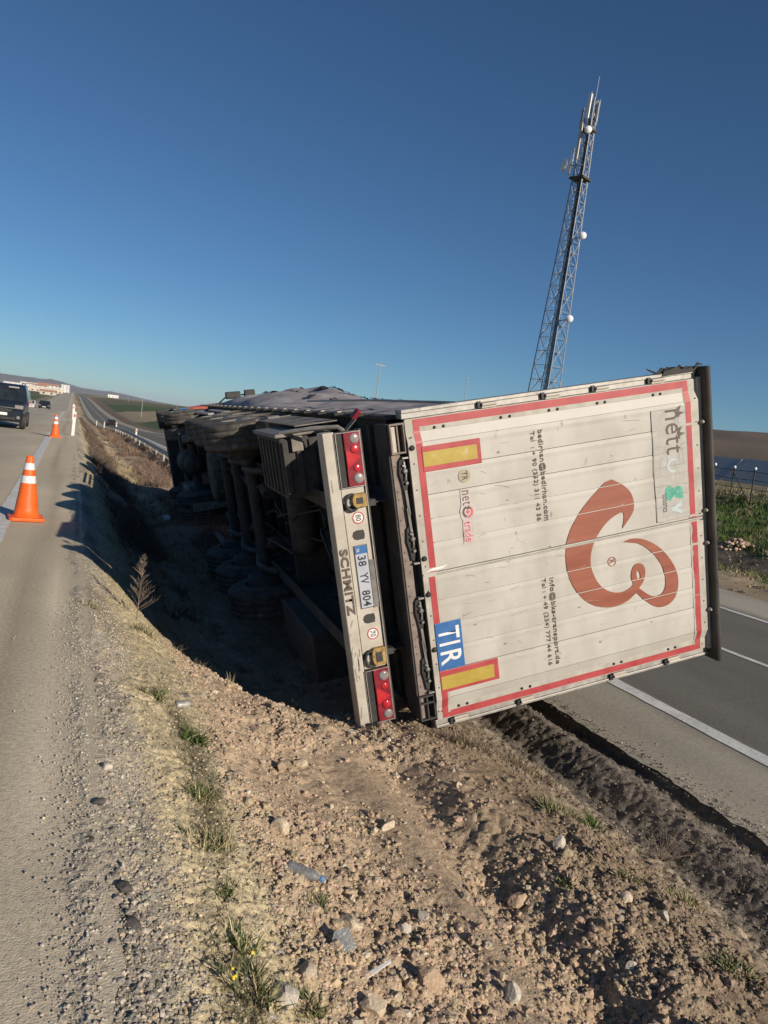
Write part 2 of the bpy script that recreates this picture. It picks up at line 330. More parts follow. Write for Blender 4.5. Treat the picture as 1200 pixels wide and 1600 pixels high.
    st = fbm(X/420, Y/150, 61, 2)[:, None]
    field = np.where(st > .12, c(.34, .28, .18), np.where(st > -.16, c(.075, .115, .04), c(.15, .135, .075)))*(.85+.3*n1)
    fw = (sstep(120, 260, R)*(1-sstep(22, 30, az))*np.maximum(sstep(18, 24, X), sstep(14, 20, -X)))[:, None]
    C = C*(1-fw)+fw*field
    lf = (sstep(11.6, 13, -X)*(1-sstep(120, 260, R)))[:, None]
    C = C*(1-lf)+lf*c(.19, .165, .10)*(.7+.6*n2)
    return np.clip(C, .01, .9)
# ---- END TERRAIN FUNCTIONS
def build_ground():
    az = np.concatenate([np.arange(-180, -14, 3.), np.arange(-14, -7, .5), np.arange(-7, 54, .13), np.arange(54, 66, .5), np.arange(66, 180, 3.)])
    r = [.35]
    while r[-1] < 11: r.append(r[-1]*1.0036)
    while r[-1] < 60: r.append(r[-1]*1.008)
    while r[-1] < 14000: r.append(r[-1]*1.03)
    r = np.array(r); A, Rr = np.meshgrid(np.radians(az), r)
    X = (Rr*np.sin(A)).ravel(); Y = (Rr*np.cos(A)).ravel()
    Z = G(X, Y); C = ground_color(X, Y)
    n, m = len(r), len(az)
    i = np.arange(n-1)[:, None]*m; j = np.arange(m)[None, :]; j2 = (j+1) % m
    Fc = np.stack([i+j, i+m+j, i+m+j2, i+j2], -1).reshape(-1, 4)
    V = np.stack([X, Y, Z], 1)
    # centre cap
    V = np.vstack([V, [[0, 0, gz(0, 0)]]]); C = np.vstack([C, C[:1]])
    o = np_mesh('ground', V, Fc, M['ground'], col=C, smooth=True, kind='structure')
    return o
build_ground()

# ------------------------------------------------------------------ roads
def strip(name, x0, x1, ys, zf, mat, nx=1, colf=None, dx=None, **k):
    xs = np.linspace(x0, x1, nx+1); XX, YY = np.meshgrid(xs, ys)
    if dx is not None: XX = XX+dx(XX, YY)
    Z = zf(XX, YY); V = np.stack([XX.ravel(), YY.ravel(), Z.ravel()], 1); m = nx+1
    i = np.arange(len(ys)-1)[:, None]*m; j = np.arange(nx)[None, :]
    Fc = np.stack([i+j, i+j+1, i+m+j+1, i+m+j], -1).reshape(-1, 4)
    C = colf(V[:, 0], V[:, 1]) if colf is not None else None
    return np_mesh(name, V, Fc, mat, col=C, smooth=True, **k)
ysr = np.concatenate([np.arange(-30, 0, 1.), np.arange(0, 20, .08), np.arange(20, 120, 1.), np.arange(120, 600, 8.), np.arange(600, 2600, 40.)])
def left_col(X, Y):
    n = fbm(X*.8, Y*.25, 71, 4)[:, None]*.5+.5; n3 = vnoise(X*55, Y*55, 72)[:, None]
    dust = (sstep(-2.2, -.5, X+.35*fbm(X*1.2, Y*.4, 73, 4)))[:, None]
    rd = np.array([[.40, .36, .28]])*(.86+.28*n); ds = np.array([[.53, .455, .335]])*(.82+.36*n)
    track = np.exp(-((X+.22+.05*np.sin(Y*.35))/.07)**2)[:, None]*.25+np.exp(-((X+1.5)/.5)**2)[:, None]*.0
    pale = (np.exp(-((X-.0+.03*np.sin(Y))/.05)**2)*(sstep(2.8, 3.6, Y)*(1-sstep(7.5, 9, Y))))[:, None]*.4
    return (rd*(1-dust)+ds*dust)*(1-track)*(1+pale)*(.9+.2*(fbm(X*3.1, Y*1.3, 79, 4)[:, None]*.5+.5))
def left_dx(X, Y): return np.where(X > .15, .05*fbm(Y*1.3, Y*0+3, 75, 4)+.03*fbm(Y*9, Y*0, 76, 3), 0)
strip('road', -11.3, .24, ysr, lambda X, Y: z1(Y)+0.0*X+.004*fbm(X*2, Y*2, 77, 3), M['tarmac'], nx=90, colf=left_col, dx=left_dx, kind='structure')
def right_col(X, Y):
    n = fbm(X*.9, Y*.2, 81, 4)[:, None]*.5+.5; n3 = vnoise(X*45, Y*45, 82)[:, None]
    sh = (1-sstep(6.0, 6.45, X+.1*fbm(X, Y, 83, 3)))[:, None]+sstep(12.4, 12.8, X)[:, None]
    a = np.array([[.15, .143, .122]])*(.85+.3*n); b = np.array([[.34, .31, .25]])*(.82+.36*n)
    return (a*(1-sh)+b*sh)*(.86+.28*(fbm(X*2.5, Y*1.1, 87, 4)[:, None]*.5+.5))
def right_dx(X, Y): return np.where(X < 5.05, .035*fbm(Y*1.1, Y*0+5, 85, 4)+.05*fbm(Y*9, Y*0, 86, 4)+.03*fbm(Y*31, Y*0, 88, 2), 0)
strip('road', RX0-.06, RX1, ysr, lambda X, Y: z1(Y)+zo(Y), M['tarmac'], nx=60, colf=right_col, dx=right_dx, kind='structure')
def line(x0, x1, zf, y0=-30, y1=2400):
    ys = ysr[(ysr >= y0) & (ysr <= y1)]
    strip('road_marking', x0, x1, ys, lambda X, Y: zf(Y)+.008, M['line'], nx=1, dx=lambda X, Y: .012*fbm(Y*4, X*30, 91, 3), kind='structure')
def dashes(xc, zf, on=3., off=9., y0=-27, y1=400, wd=.12):
    V = []; Fc = []; y = y0
    while y < y1:
        for a in (0, 1):
            pass
        seg = np.linspace(y, y+on, 4); n = len(V)
        for yy in seg:
            z = float(zf(yy))+.008; V += [(xc-wd/2, yy, z), (xc+wd/2, yy, z)]
        Fc += [(n+2*i, n+2*i+1, n+2*i+3, n+2*i+2) for i in range(3)]; y += on+off
    np_mesh('road_marking', np.array(V), np.array(Fc), M['line'], kind='structure')
lz = lambda Y: z1(Y)+.003
rz_ = lambda Y: z1(Y)+zo(Y)
line(-.83, -.62, lz); line(-8.3, -8.1, lz); dashes(-4.4, lz)
line(6.18, 6.40, rz_); line(9.38, 9.50, rz_); line(12.25, 12.40, rz_)

# ------------------------------------------------------------------ haze
hz = MB().box(-14600, 14600, -14600, 14600, -9, 95)
hm = bpy.data.materials.new('thin_haze'); hm.use_nodes = True; ht = hm.node_tree
ht.nodes.remove(ht.nodes['Principled BSDF']); pv = ht.nodes.new('ShaderNodeVolumePrincipled')
pv.inputs['Color'].default_value = (.72, .82, .95, 1); pv.inputs['Density'].default_value = .00006
ht.links.new(pv.outputs[0], ht.nodes['Material Output'].inputs['Volume'])
hz.build('haze', hm, kind='stuff')

# distant ridges
def ridge(name, r, az0, az1, hf, depth=2200):
    azs = np.linspace(az0, az1, 120); rows = np.linspace(-1, 1, 13); V = []
    for t in rows:
        for a in azs:
            rr = r+t*depth*.5; h = hf(a)*(1-t*t)**.8; A = math.radians(a)
            V.append((rr*math.sin(A), rr*math.cos(A), -2+max(0, h)*(1+.12*float(fbm(np.array([a*1.7]), np.array([t*2.]), 3, 3)[0]))))
    m = len(azs); Fc = [(i*m+j, i*m+j+1, (i+1)*m+j+1, (i+1)*m+j) for i in range(len(rows)-1) for j in range(m-1)]
    np_mesh(name, np.array(V), np.array(Fc), M['hill'], smooth=True, kind='structure')
def hA(a): return 105*float(np.interp(a, [-16, -9, -5, -3, -1.5, -.6, .6, 1.6, 2.4, 3.4, 5, 7.5], [.6, .95, 1.0, 1.02, 1.05, .92, .62, .55, .62, .5, .22, 0]))
ridge('hills', 9000, -20, 9, hA)

# ------------------------------------------------------------------ overturned semi trailer
TM = Matrix(((0.96708589, 0.24902724, 0.05225247, 2.63427253), (-0.05009101, -0.01501311, 0.99863181, 5.3892333),
             (0.24947099, -0.96838011, -0.00204494, 0.6595159), (0, 0, 0, 1)))
# local axes: x = trailer up (to the right here), y = trailer right (down here), z = trailer forward
trailer = empty('overturned_trailer', label='long white curtain-sided semi-trailer lying on its side in the median ditch', cat='trailer')
TM = TM @ Matrix.Diagonal((.980, .992, 1, 1))
trailer.matrix_world = TM
def part(mb, name, mat, parent=trailer, **k): return mb.build(name, M[mat] if isinstance(mat, str) else mat, parent, **k)

def rectring(v0, v1, w0, w1, t, u0, u1):
    b = MB(); b.box(v0, v1, w0, w0+t, u0, u1); b.box(v0, v1, w1-t, w1, u0, u1); b.box(v0, v0+t, w0+t, w1-t, u0, u1); b.box(v1-t, v1, w0+t, w1-t, u0, u1); return b
def text(body, v0, w0, length, height, mat, parent, name='lettering', u0=-.048, bold=0.0, spacing=1.06, thick=.0008, label=None):
    cu = bpy.data.curves.new(name, 'FONT'); cu.body = body; cu.offset = bold; cu.space_character = spacing; cu.resolution_u = 3
    to = bpy.data.objects.new(name, cu); S.collection.objects.link(to)
    dg = bpy.context.evaluated_depsgraph_get(); me = bpy.data.meshes.new_from_object(to.evaluated_get(dg))
    bpy.data.objects.remove(to); bpy.data.curves.remove(cu)
    n = len(me.vertices); co = np.zeros(n*3, np.float32); me.vertices.foreach_get('co', co); co = co.reshape(-1, 3)
    x = (co[:, 0]-co[:, 0].min())/(np.ptp(co[:, 0]) or 1)*length; y0 = co[:, 1].min(); y = (co[:, 1]-y0)/(np.ptp(co[:, 1]) or 1)*height
    new = np.stack([v0+y, w0+x, np.full(n, u0)], 1).astype(np.float32); me.vertices.foreach_set('co', new.ravel()); me.update()
    me.materials.clear(); me.materials.append(mat); me.name = name
    o = bpy.data.objects.new(name, me); link(o, parent)
    if label: o['label'] = label
    if len(body) > 6: o['kind'] = 'stuff'
    return o
def disc(v, w_, r, u, mat, parent, name, n=24, r0=0, sq=1.0, th=.0015):
    b = MB()
    if r0:
        vs_ = [(v+rr*math.cos(2*math.pi*k/n), w_+sq*rr*math.sin(2*math.pi*k/n), u) for rr in (r0, r) for k in range(n)]
        b.add(vs_, [(k, (k+1) % n, n+(k+1) % n, n+k) for k in range(n)])
    else:
        b.prism([(v+r*math.cos(2*math.pi*k/n), w_+sq*r*math.sin(2*math.pi*k/n)) for k in range(n)], u, u+th)
    return part(b, name, mat, parent)

# --- rear doors: two leaves, six planks each between a flat border and a sloped step
UF = -.045            # outer face of the raised centre
def leaf(w0, w1, outer_low, label):
    d = empty('door', label=label); d.parent = trailer; del d['label']; d['label'] = label
    # border strips (recessed by 22 mm) and sloped step
    sgn = 1 if outer_low else -1
    wo = w1 if outer_low else w0                # outer edge (w = +-1.24)
    a = wo-sgn*.105; b_ = wo-sgn*.185
    bd = MB(); bd.box(.0, 2.725, min(a, wo), max(a, wo), -.023, .02); part(bd, 'door_border', 'rim_white', d, bevel=.002)
    st = MB(); st.add([(.05, a, -.0229), (2.67, a, -.0229), (2.67, b_, UF), (.05, b_, UF)], [(0, 1, 2, 3)])
    st.add([(.05, a, .0), (2.67, a, .0), (2.67, b_, .0), (.05, b_, .0)], [(3, 2, 1, 0)])
    st.add([(.05, a, -.0229), (.05, b_, UF), (.05, b_, 0), (.05, a, 0)], [(0, 1, 2, 3)]); part(st, 'door_step', 'doorwhite', d)
    inner = w0 if outer_low else w1
    edges = [-1.055, -.842, -.638, -.445, -.252, -.016] if not outer_low else [.012, .222, .43, .628, .815, 1.055]
    if not outer_low: spans = list(zip(edges[:-1], edges[1:]))
    else: spans = list(zip(edges[:-1], edges[1:]))
    for i, (p, q) in enumerate(spans):
        g_ = .0022; mb = MB()
        # gentle profile: a shallow rounded rib next to each joint
        n = 7; ws = np.linspace(p+g_, q-g_, n)
        us = [UF-.0025*math.sin(math.pi*k/(n-1))-.004*math.exp(-((k-0.6)/.7)**2) for k in range(n)]
        vs_ = [];
        for v in (.012, 2.712):
            vs_ += [(v, ws[k], us[k]) for k in range(n)]+[(v, ws[n-1], -.01), (v, ws[0], -.01)]
        m = n+2; mb.add(vs_, [(k, (k+1) % m, m+(k+1) % m, m+k) for k in range(m)]+[tuple(range(m)), tuple(range(2*m-1, m-1, -1))])
        o = part(mb, 'plank', 'doorwhite', d)
    bk = MB(); bk.box(.01, 2.71, w0+.01, w1-.01, -.0095, .02); part(bk, 'door_backing', 'groove', d)
    return d
doorT = leaf(-1.24, -.012, False, 'upper door leaf with number sticker and net logo')
doorB = leaf(.010, 1.24, True, 'lower door leaf with blue plate')
doorT['label'] = 'upper of the two white rear door leaves'; doorB['label'] = 'lower of the two white rear door leaves'
# bright folded edge between the leaves
part(MB().box(.0, 2.735, -.013, -.003, -.060, -.01).box(.0, 2.735, .003, .009, -.055, -.01), 'door_seal', 'ridge')
# rim of the doors left (sill side) and right (roof side)
def uprof(w_): return float(np.interp(w_, [-1.24, -1.135, -1.055, 1.055, 1.135, 1.24], [-.0238, -.0238, -.0505, -.0505, -.0238, -.0238]))
def edge_strip(v0, v1, w0, w1):
    ks = sorted({w0, w1}|{k for k in (-1.135, -1.055, 1.055, 1.135) if w0 < k < w1})
    part(MB().prism([(k, uprof(k)) for k in ks]+[(w1, -.001), (w0, -.001)], v0, v1, lambda a, b, c: (c, a, b)), 'door_edge_strip', 'rim_white', bevel=.001)
edge_strip(-.004, .118, -1.235, 1.235)
for a_, b_ in ((-1.235, -.02), (.02, 1.235)): edge_strip(2.60, 2.75, a_, b_)
bl = MB()
for w_ in np.arange(-1.1, 1.2, .205):
    bl.lathe((.028, w_, -.050), (0, 0, -1), [(0, .007), (.003, .006)], 8); bl.lathe((2.715, w_+.03, -.051), (0, 0, -1), [(0, .007), (.003, .006)], 8)
part(bl, 'rivets', 'black', kind='stuff')
# red reflective tape as outline
def tape(v0, v1, w0, w1, u=-.0525):
    b = MB()
    b.box(v0, v1, w0, w1, u, u+.0012); return part(b, 'reflective_tape', 'redtape')
def tape_run(axis, lo, hi, c0, c1, u, wob=0):
    # ragged edged tape strip
    n = 60; t = np.linspace(lo, hi, n); e = wob*fbm(t*9, t*0+c0*10, 17, 4)
    vs_ = []
    for k in range(n):
        a, b = (c0+abs(e[k]), c1)
        p = [(t[k], a), (t[k], b)] if axis == 'v' else [(a, t[k]), (b, t[k])]
        vs_ += [(q[0], q[1], (uprof(q[1])-.0016) if axis == 'w' else u) for q in p]
    m_ = MB(); m_.add(vs_, [(2*k, 2*k+1, 2*k+3, 2*k+2) for k in range(n-1)]); return part(m_, 'reflective_tape', 'redtape')
tape_run('v', .119, 2.599, -1.232, -1.172, -.0245)
tape_run('v', .119, 2.599, 1.178, 1.234, -.0245)
for a_, b_, c_, d_ in ((.062, .118, -1.232, -1.181), (2.60, 2.66, -1.232, -1.181), (.045, .118, 1.191, 1.232), (2.60, 2.675, 1.181, 1.232)): tape(a_, b_, c_, d_, -.0254)
for a, b in ((-1.18, -.055), (-.045+.0, -.02)): tape_run('w', a, b, .061, .116, -.0520)
for a, b in ((.018, .41), (.41, 1.19)): tape_run('w', a, b, .045, .098, -.0520)
for a, b in ((-1.18, -.865), (-.845, -.05)): tape_run('w', a, b, 2.606, 2.664, -.0520, .006)
for a, b in ((-.03, -.018), (.018, .215), (.235, .70), (.705, 1.18)): tape_run('w', a, b, 2.616, 2.676, -.0520, .022)
# yellow / red plates
def mark_plate(v0, v1, w0, w1, i0, i1, j0, j1, label):
    o = part(MB().box(v0, v1, w0, w1, -.0560, -.0475), 'marker_plate', 'redtape', bevel=.004, label=label)
    part(MB().box(i0, i1, j0, j1, -.0575, -.0562), 'yellow_panel', 'yellow', o)
mark_plate(.10, .607, -1.018, -.818, .108, .572, -.974, -.860, 'upper red and yellow marker plate')
mark_plate(.045, .580, .817, 1.003, .055, .535, .862, .976, 'lower red and yellow marker plate')
tp = part(MB().box(.046, .278, .408, .812, -.0595, -.0530), 'tir_plate', 'tirblue', bevel=.012, label='blue plate with white letters TIR')
for ch, w_, l in (('T', .455, .105), ('I', .582, .022), ('R', .655, .115)):
    text(ch, .070, w_, l, .185, M['whitepaint'], tp, 'letter', u0=-.0604, bold=.012)
# printed lines of text
text('bedirhan@bedirhan.com', 1.122, -1.008, .755, .060, M['ink'], doorT, u0=-.0530, bold=.018)
text('Tel  : + 90 (352) 311 43 56', 1.052, -1.006, .742, .050, M['ink'], doorT, u0=-.0530, bold=.012)
text('info@bks-transport.de', 1.118, .238, .772, .060, M['ink'], doorB, u0=-.0530, bold=.018)
text('Tel : + 49 (234) 777 44 616', 1.046, .232, .772, .050, M['ink'], doorB, u0=-.0530, bold=.012)
# round TR badge
tr = disc(.443, -.738, .053, -.0530, 'tan', doorT, 'round_badge'); text('TR', .418, -.775, .072, .052, M['ink'], doorT, u0=-.0548, bold=.015)
# net c trade sticker
nb = part(MB().prism([(.39, -.635), (.475, -.635), (.48, -.51), (.515, -.48), (.515, -.41), (.475, -.385), (.475, -.195), (.38, -.195), (.39, -.385), (.375, -.42), (.375, -.47), (.39, -.51)], -.0530, -.0520), 'sticker', 'stickeredge', doorT)
text('net', .403, -.622, .118, .070, M['ink'], doorT, u0=-.0540, bold=.0)
text('trade', .398, -.372, .165, .070, M['netred'], doorT, u0=-.0540, bold=.012)
text('BURSA', .384, -.285, .075, .012, M['ink'], doorT, u0=-.0540)
def arc(v, w_, r0, r1, a0, a1, u, mat, parent, name='sticker_ring', n=24):
    aa = np.radians(np.linspace(a0, a1, n)); vs_ = [(v+r*math.cos(a), w_+r*math.sin(a), u) for r in (r0, r1) for a in aa]
    return part(MB().add(vs_, [(k, k+1, n+k+1, n+k) for k in range(n-1)]), name, mat, parent)
arc(.440, -.448, .030, .048, -80, 100, -.0542, 'netred', doorT); arc(.440, -.448, .030, .048, 110, 262, -.0542, 'ink', doorT)
arc(.440, -.448, .0, .016, 0, 360, -.0542, 'netred', doorT); part(MB().prism([(.448, -.500), (.470, -.470), (.430, -.468)], -.0546, -.0541), 'arrow_mark', 'ink', doorT)
# large cracked sticker near the roof
stk = part(MB().box(2.247, 2.598, -1.02, -.038, -.0529, -.0515), 'large_sticker', 'stickergrey', doorT, label='large cracked sticker with faded lettering')
cr = MB(); rs = random.Random(3)
def crack(p, q, wd=.003):
    a = Vector((p[0], p[1], 0)); b = Vector((q[0], q[1], 0)); n = 6; pts = [a.lerp(b, k/n)+Vector((rs.uniform(-.006, .006), rs.uniform(-.006, .006), 0)) for k in range(n+1)]
    for c, e in zip(pts[:-1], pts[1:]):
        t = (e-c).normalized(); nn = Vector((-t.y, t.x, 0))*wd/2
        cr.add([(x.x, x.y, -.0537) for x in (c-nn, c+nn, e+nn, e-nn)], [(0, 1, 2, 3)])
crack((2.248, -1.02), (2.248, -.038), .006); crack((2.25, -.04), (2.6, -.036), .005); crack((2.25, -1.018), (2.59, -1.014), .003)
for w_ in (-.842, -.70, -.638, -.52, -.445, -.345, -.252, -.16): crack((2.25, w_+rs.uniform(-.01, .01)), (2.59, w_+rs.uniform(-.015, .015)), .003 if rs.random() < .6 else .006)
for k in range(9):
    v = rs.uniform(2.30, 2.56); w_ = rs.uniform(-1.0, -.2); crack((v, w_), (v+rs.uniform(-.03, .03), w_+rs.uniform(.08, .2)), .0025)
part(cr, 'crack_lines', 'groove', doorT, kind='stuff')
text('nett', 2.385, -1.005, .385, .155, M['ink'], doorT, u0=-.0545, bold=0)
arc(2.445, -.52, .042, .062, 60, 300, -.0545, 'paleblue', doorT); text('g', 2.345, -.345, .13, .19, M['green'], doorT, u0=-.0545, bold=.045)
text('v', 2.40, -.19, .11, .12, M['paleblue'], doorT, u0=-.0545, bold=.03)
text('LOGISTICS', 2.318, -.275, .155, .042, M['black'], doorT, u0=-.0545, bold=.02)
fl = MB()
for w_ in (-.98, -.80):
    fl.prism([(2.515, w_-.035), (2.560, w_-.05), (2.535, w_), (2.595, w_+.015), (2.545, w_+.03), (2.525, w_+.055), (2.505, w_+.01)], -.0546, -.054)
part(fl, 'torn_print', 'ink', doorT, kind='stuff')
# registered mark
arc(1.759, .218, .036, .042, 0, 360, -.0530, 'logo', doorB, 'registered_mark', 32); text('R', 1.738, .200, .034, .044, M['logo'], doorB, u0=-.0530, bold=.01)
# the big looping logo, cut at the plank joints
LOGO = [(1.809,-.496),(1.897,-.446),(1.974,-.379),(2.007,-.317),(2.018,-.264),(2.013,-.2),(1.986,-.156),(1.951,-.116),(1.884,-.051),(1.903,-.118),(1.905,-.191),(1.839,-.186),(1.747,-.144),(1.667,-.079),(1.603,-.001),(1.554,.103),(1.544,.213),(1.573,.316),(1.628,.41),(1.72,.481),(1.828,.509),(1.912,.495),(1.959,.464),(1.946,.403),(1.953,.34),(1.985,.293),(2.032,.284),(2.077,.309),(2.096,.365),(2.085,.428),(2.058,.474),(2.02,.51),(2.101,.58),(2.171,.617),(2.231,.617),(2.28,.593),(2.304,.522),(2.299,.436),(2.271,.345),(2.201,.243),(2.134,.173),(2.029,.104),(1.884,.066),(1.96,.052),(2.068,.070),(2.175,.122),(2.282,.206),(2.368,.314),(2.426,.426),(2.444,.531),(2.424,.628),(2.377,.697),(2.296,.732),(2.212,.727),(2.13,.681),(2.058,.618),(1.991,.546),(1.905,.597),(1.799,.622),(1.69,.618),(1.566,.579),(1.465,.509),(1.386,.413),(1.325,.287),(1.303,.139),(1.313,.013),(1.345,-.087),(1.396,-.174),(1.466,-.258),(1.561,-.349),(1.687,-.445),(1.749,-.484)]
def smooth_poly(P, sharp=()):
    out = []; n = len(P)
    for i in range(n):
        p0, p1, p2, p3 = [Vector(P[(i+k) % n]) for k in (-1, 0, 1, 2)]
        out.append(tuple(p1))
        if i in sharp or (i+1) % n in sharp: out.append(tuple((p1+p2)/2)); continue
        out.append(tuple((-p0+9*p1+9*p2-p3)/16))
    return out
def logo():
    cu = bpy.data.curves.new('logo', 'CURVE'); cu.dimensions = '2D'; cu.fill_mode = 'BOTH'
    hole = [(2.021+.0195*math.cos(t)+.006*math.sin(t), .392+.042*math.sin(t)) for t in np.linspace(0, 2*math.pi, 18)[:-1]]
    for P in (smooth_poly(LOGO, (0, 8, 31, 42, 56)), hole):
        sp = cu.splines.new('POLY'); sp.points.add(len(P)-1); sp.use_cyclic_u = True
        for q, p in zip(sp.points, P): q.co = (p[0], p[1], 0, 1)
    to = bpy.data.objects.new('logo', cu); S.collection.objects.link(to); dg = bpy.context.evaluated_depsgraph_get()
    me0 = bpy.data.meshes.new_from_object(to.evaluated_get(dg)); bpy.data.objects.remove(to)
    cuts = [-.55, -.445, -.252, -.014, .012, .222, .43, .628, .80]
    for lo, hi in zip(cuts[:-1], cuts[1:]):
        if hi-lo < .04: continue
        bm = bmesh.new(); bm.from_mesh(me0); geom = lambda: bm.verts[:]+bm.edges[:]+bm.faces[:]
        bmesh.ops.bisect_plane(bm, geom=geom(), plane_co=(0, lo+.0035, 0), plane_no=(0, 1, 0), clear_inner=True)
        bmesh.ops.bisect_plane(bm, geom=geom(), plane_co=(0, hi-.0035, 0), plane_no=(0, 1, 0), clear_outer=True)
        for v in bm.verts: v.co.z = -.0532
        if len(bm.faces) == 0: bm.free(); continue
        todo = set(bm.faces)
        while todo:                                       # every separate patch is its own piece
            st = [todo.pop()]; isl = list(st)
            while st:
                f_ = st.pop()
                for v_ in f_.verts:
                    for g in v_.link_faces:
                        if g in todo: todo.discard(g); st.append(g); isl.append(g)
            vs_ = {v_: i for i, v_ in enumerate({v_ for f_ in isl for v_ in f_.verts})}
            me = bpy.data.meshes.new('logo_section'); me.from_pydata([tuple(v_.co) for v_ in vs_], [], [[vs_[v_] for v_ in f_.verts] for f_ in isl]); me.materials.append(M['logo'])
            link(bpy.data.objects.new('logo_section', me), doorT if hi < 0.0 else doorB)
        bm.free()
logo()
# bright lines where the paint has worn off the joint edges
rb = MB()
for w_ in (-.252, -.445, .222, .43, .628): rb.box(.13, 2.6, w_-.0012, w_+.0015, -.0500, -.04)
part(rb, 'joint_edge', 'ridge')
gr = MB(); rs = random.Random(77)
for k in range(70):
    v = rs.choice([rs.uniform(.15, .9), rs.uniform(.15, 2.5)]); w_ = rs.uniform(-1.0, 1.0); l = rs.uniform(.01, .09)*(2 if rs.random() < .2 else 1); t_ = rs.uniform(.0006, .0016); sk = rs.uniform(-.02, .03)
    if abs(w_) < .03: continue
    gr.add([(v, w_-t_, -.0533), (v+l, w_+sk-t_, -.0533), (v+l, w_+sk+t_*.4, -.0533), (v, w_+t_, -.0533)], [(0, 1, 2, 3)])
for k in range(14):
    v, w_, r0 = rs.uniform(.15, 2.4), rs.uniform(-1.0, 1.0), rs.uniform(.004, .012)
    gr.add([(v+r0*rs.uniform(.5, 1.6)*math.cos(a_), w_+r0*rs.uniform(.4, 1.2)*math.sin(a_), -.0533) for a_ in np.linspace(0, 5.6, 8)], [tuple(range(8))])
part(gr, 'scratches', 'groove', kind='stuff')
# bolts along long edges
bt = MB()
for v in (.241, .319, .825, .905, 1.734, 1.81, 2.298, 2.373, 1.27, 1.35):
    bt.lathe((v, -1.150, -.0229), (0, 0, -1), [(0, .0125), (.006, .012), (.009, .006)], 10)
for v in (.196, .275, .794, .875, 1.727, 1.807, 2.317, 2.395): bt.lathe((v, 1.158, -.0229), (0, 0, -1), [(0, .0125), (.006, .012), (.009, .006)], 10)
part(bt, 'hinge_bolts', 'black', kind='stuff')
# hinges
for s, vv in ((-1, (.72, 1.30, 1.78, 2.34)), (1, (.20, .83, 1.77, 2.36))):
    for v in vv:
        h_ = MB(); h_.box(v-.062, v+.062, min(s*1.243, s*1.285), max(s*1.243, s*1.285), -.040, .03)
        h_.tube([(v-.062, s*1.272, -.045), (v+.062, s*1.272, -.045)], .014, 8)
        o = part(h_, 'hinge', 'bumper', bevel=.003); k_ = part(MB().box(v-.095, v-.066, min(s*1.25, s*1.30), max(s*1.25, s*1.30), -.035, .03), 'hinge_pin', 'black', o)
# rear frame: side rails, roof header
part(MB().box(-.02, 2.76, -1.315, -1.287, -.02, .12).box(-.02, 2.76, -1.286, -1.243, -.008, .12), 'frame_rail', 'alu', bevel=.004)
part(MB().box(-.02, 2.76, 1.287, 1.310, -.02, .12).box(-.02, 2.76, 1.243, 1.286, -.008, .12), 'frame_rail', 'alu', bevel=.004)
part(MB().box(2.752, 2.80, -1.25, 1.25, -.045, .15), 'roof_header', 'rim_white', bevel=.004)
rc = MB(); rc.prism([(2.785, -.115), (2.815, -.135), (2.85, -.10), (2.866, .02), (2.866, .30), (2.80, .30), (2.785, .0)], -1.335, 1.36, lambda a, b, c: (a, c, b))
part(rc, 'roof_cap', 'roofcap', bevel=.012)
part(MB().box(2.861, 2.880, -1.33, 1.355, -.06, .31), 'roof_cap_trim', 'grey', bevel=.004)
lk = MB()
for w_ in (-.86, -.07, .23, .86): lk.lathe((2.765, w_, -.06), (0, 0, -1), [(0, .018), (.02, .018), (.03, .008)], 10)
part(lk, 'buffer_studs', 'alu', kind='stuff')
# torn black rubber at the upper corner
tr_ = MB(); rs = random.Random(5)
for k in range(7):
    v = 2.32+k*.065; p = [(v, -1.30, .0), (v+.05, -1.315-.01*rs.random(), -.01), (v+.11, -1.335-.03*rs.random(), .02), (v+.17, -1.33-.02*rs.random(), .03)]
    tr_.tube(p, [.012, .018, .012, .004], 5)
tr_.prism([(2.40, -1.295), (2.42, -1.33), (2.55, -1.36), (2.60, -1.335), (2.72, -1.33), (2.76, -1.30)], -.03, .05)
tr_.tube([(2.44, -1.30, 0), (2.34, -1.33, -.02), (2.28, -1.36, -.01), (2.26, -1.375, .0)], [.014, .01, .007, .003], 5)
part(tr_, 'torn_seal', 'blackrub')
# --- sill with lock units
part(MB().box(-.135, -.062, -1.20, 1.21, .0, .12), 'sill', 'sill', bevel=.004)
part(MB().box(-.062, -.006, -1.20, 1.21, .028, .12), 'sill_recess', 'blackrub')
part(MB().box(-.150, -.135, -1.22, 1.22, .01, .30), 'sill_edge', 'dark')
part(MB().box(-.016, -.005, -1.2, 1.2, -.03, .0275), 'door_gasket', 'blackrub')
ho = MB()
for k in range(26):
    w_ = -1.05+k*.085+.02*math.sin(k*5); ho.lathe((-.115 if k % 3 else -.09, w_, -.0005), (0, 0, -1), [(0, .006), (.0012, .006)], 8)
part(ho, 'sill_holes', 'black', kind='stuff')
cb = rectring(-.135, -.01, -1.22, -.985, .014, -.03, .02); cb.box(-.078, -.066, -1.2, -.99, -.028, .02); part(cb, 'corner_bracket', 'sill', bevel=.002)
part(MB().box(-.124, -.082, -1.195, -1.0, -.012, .01), 'corner_plate', 'bumper')
cb = rectring(-.150, -.01, 1.0, 1.215, .014, -.03, .02); cb.box(-.085, -.073, 1.02, 1.2, -.028, .02); cb.box(-.15, -.01, 1.06, 1.075, -.03, .02); part(cb, 'corner_bracket', 'dark', bevel=.002)
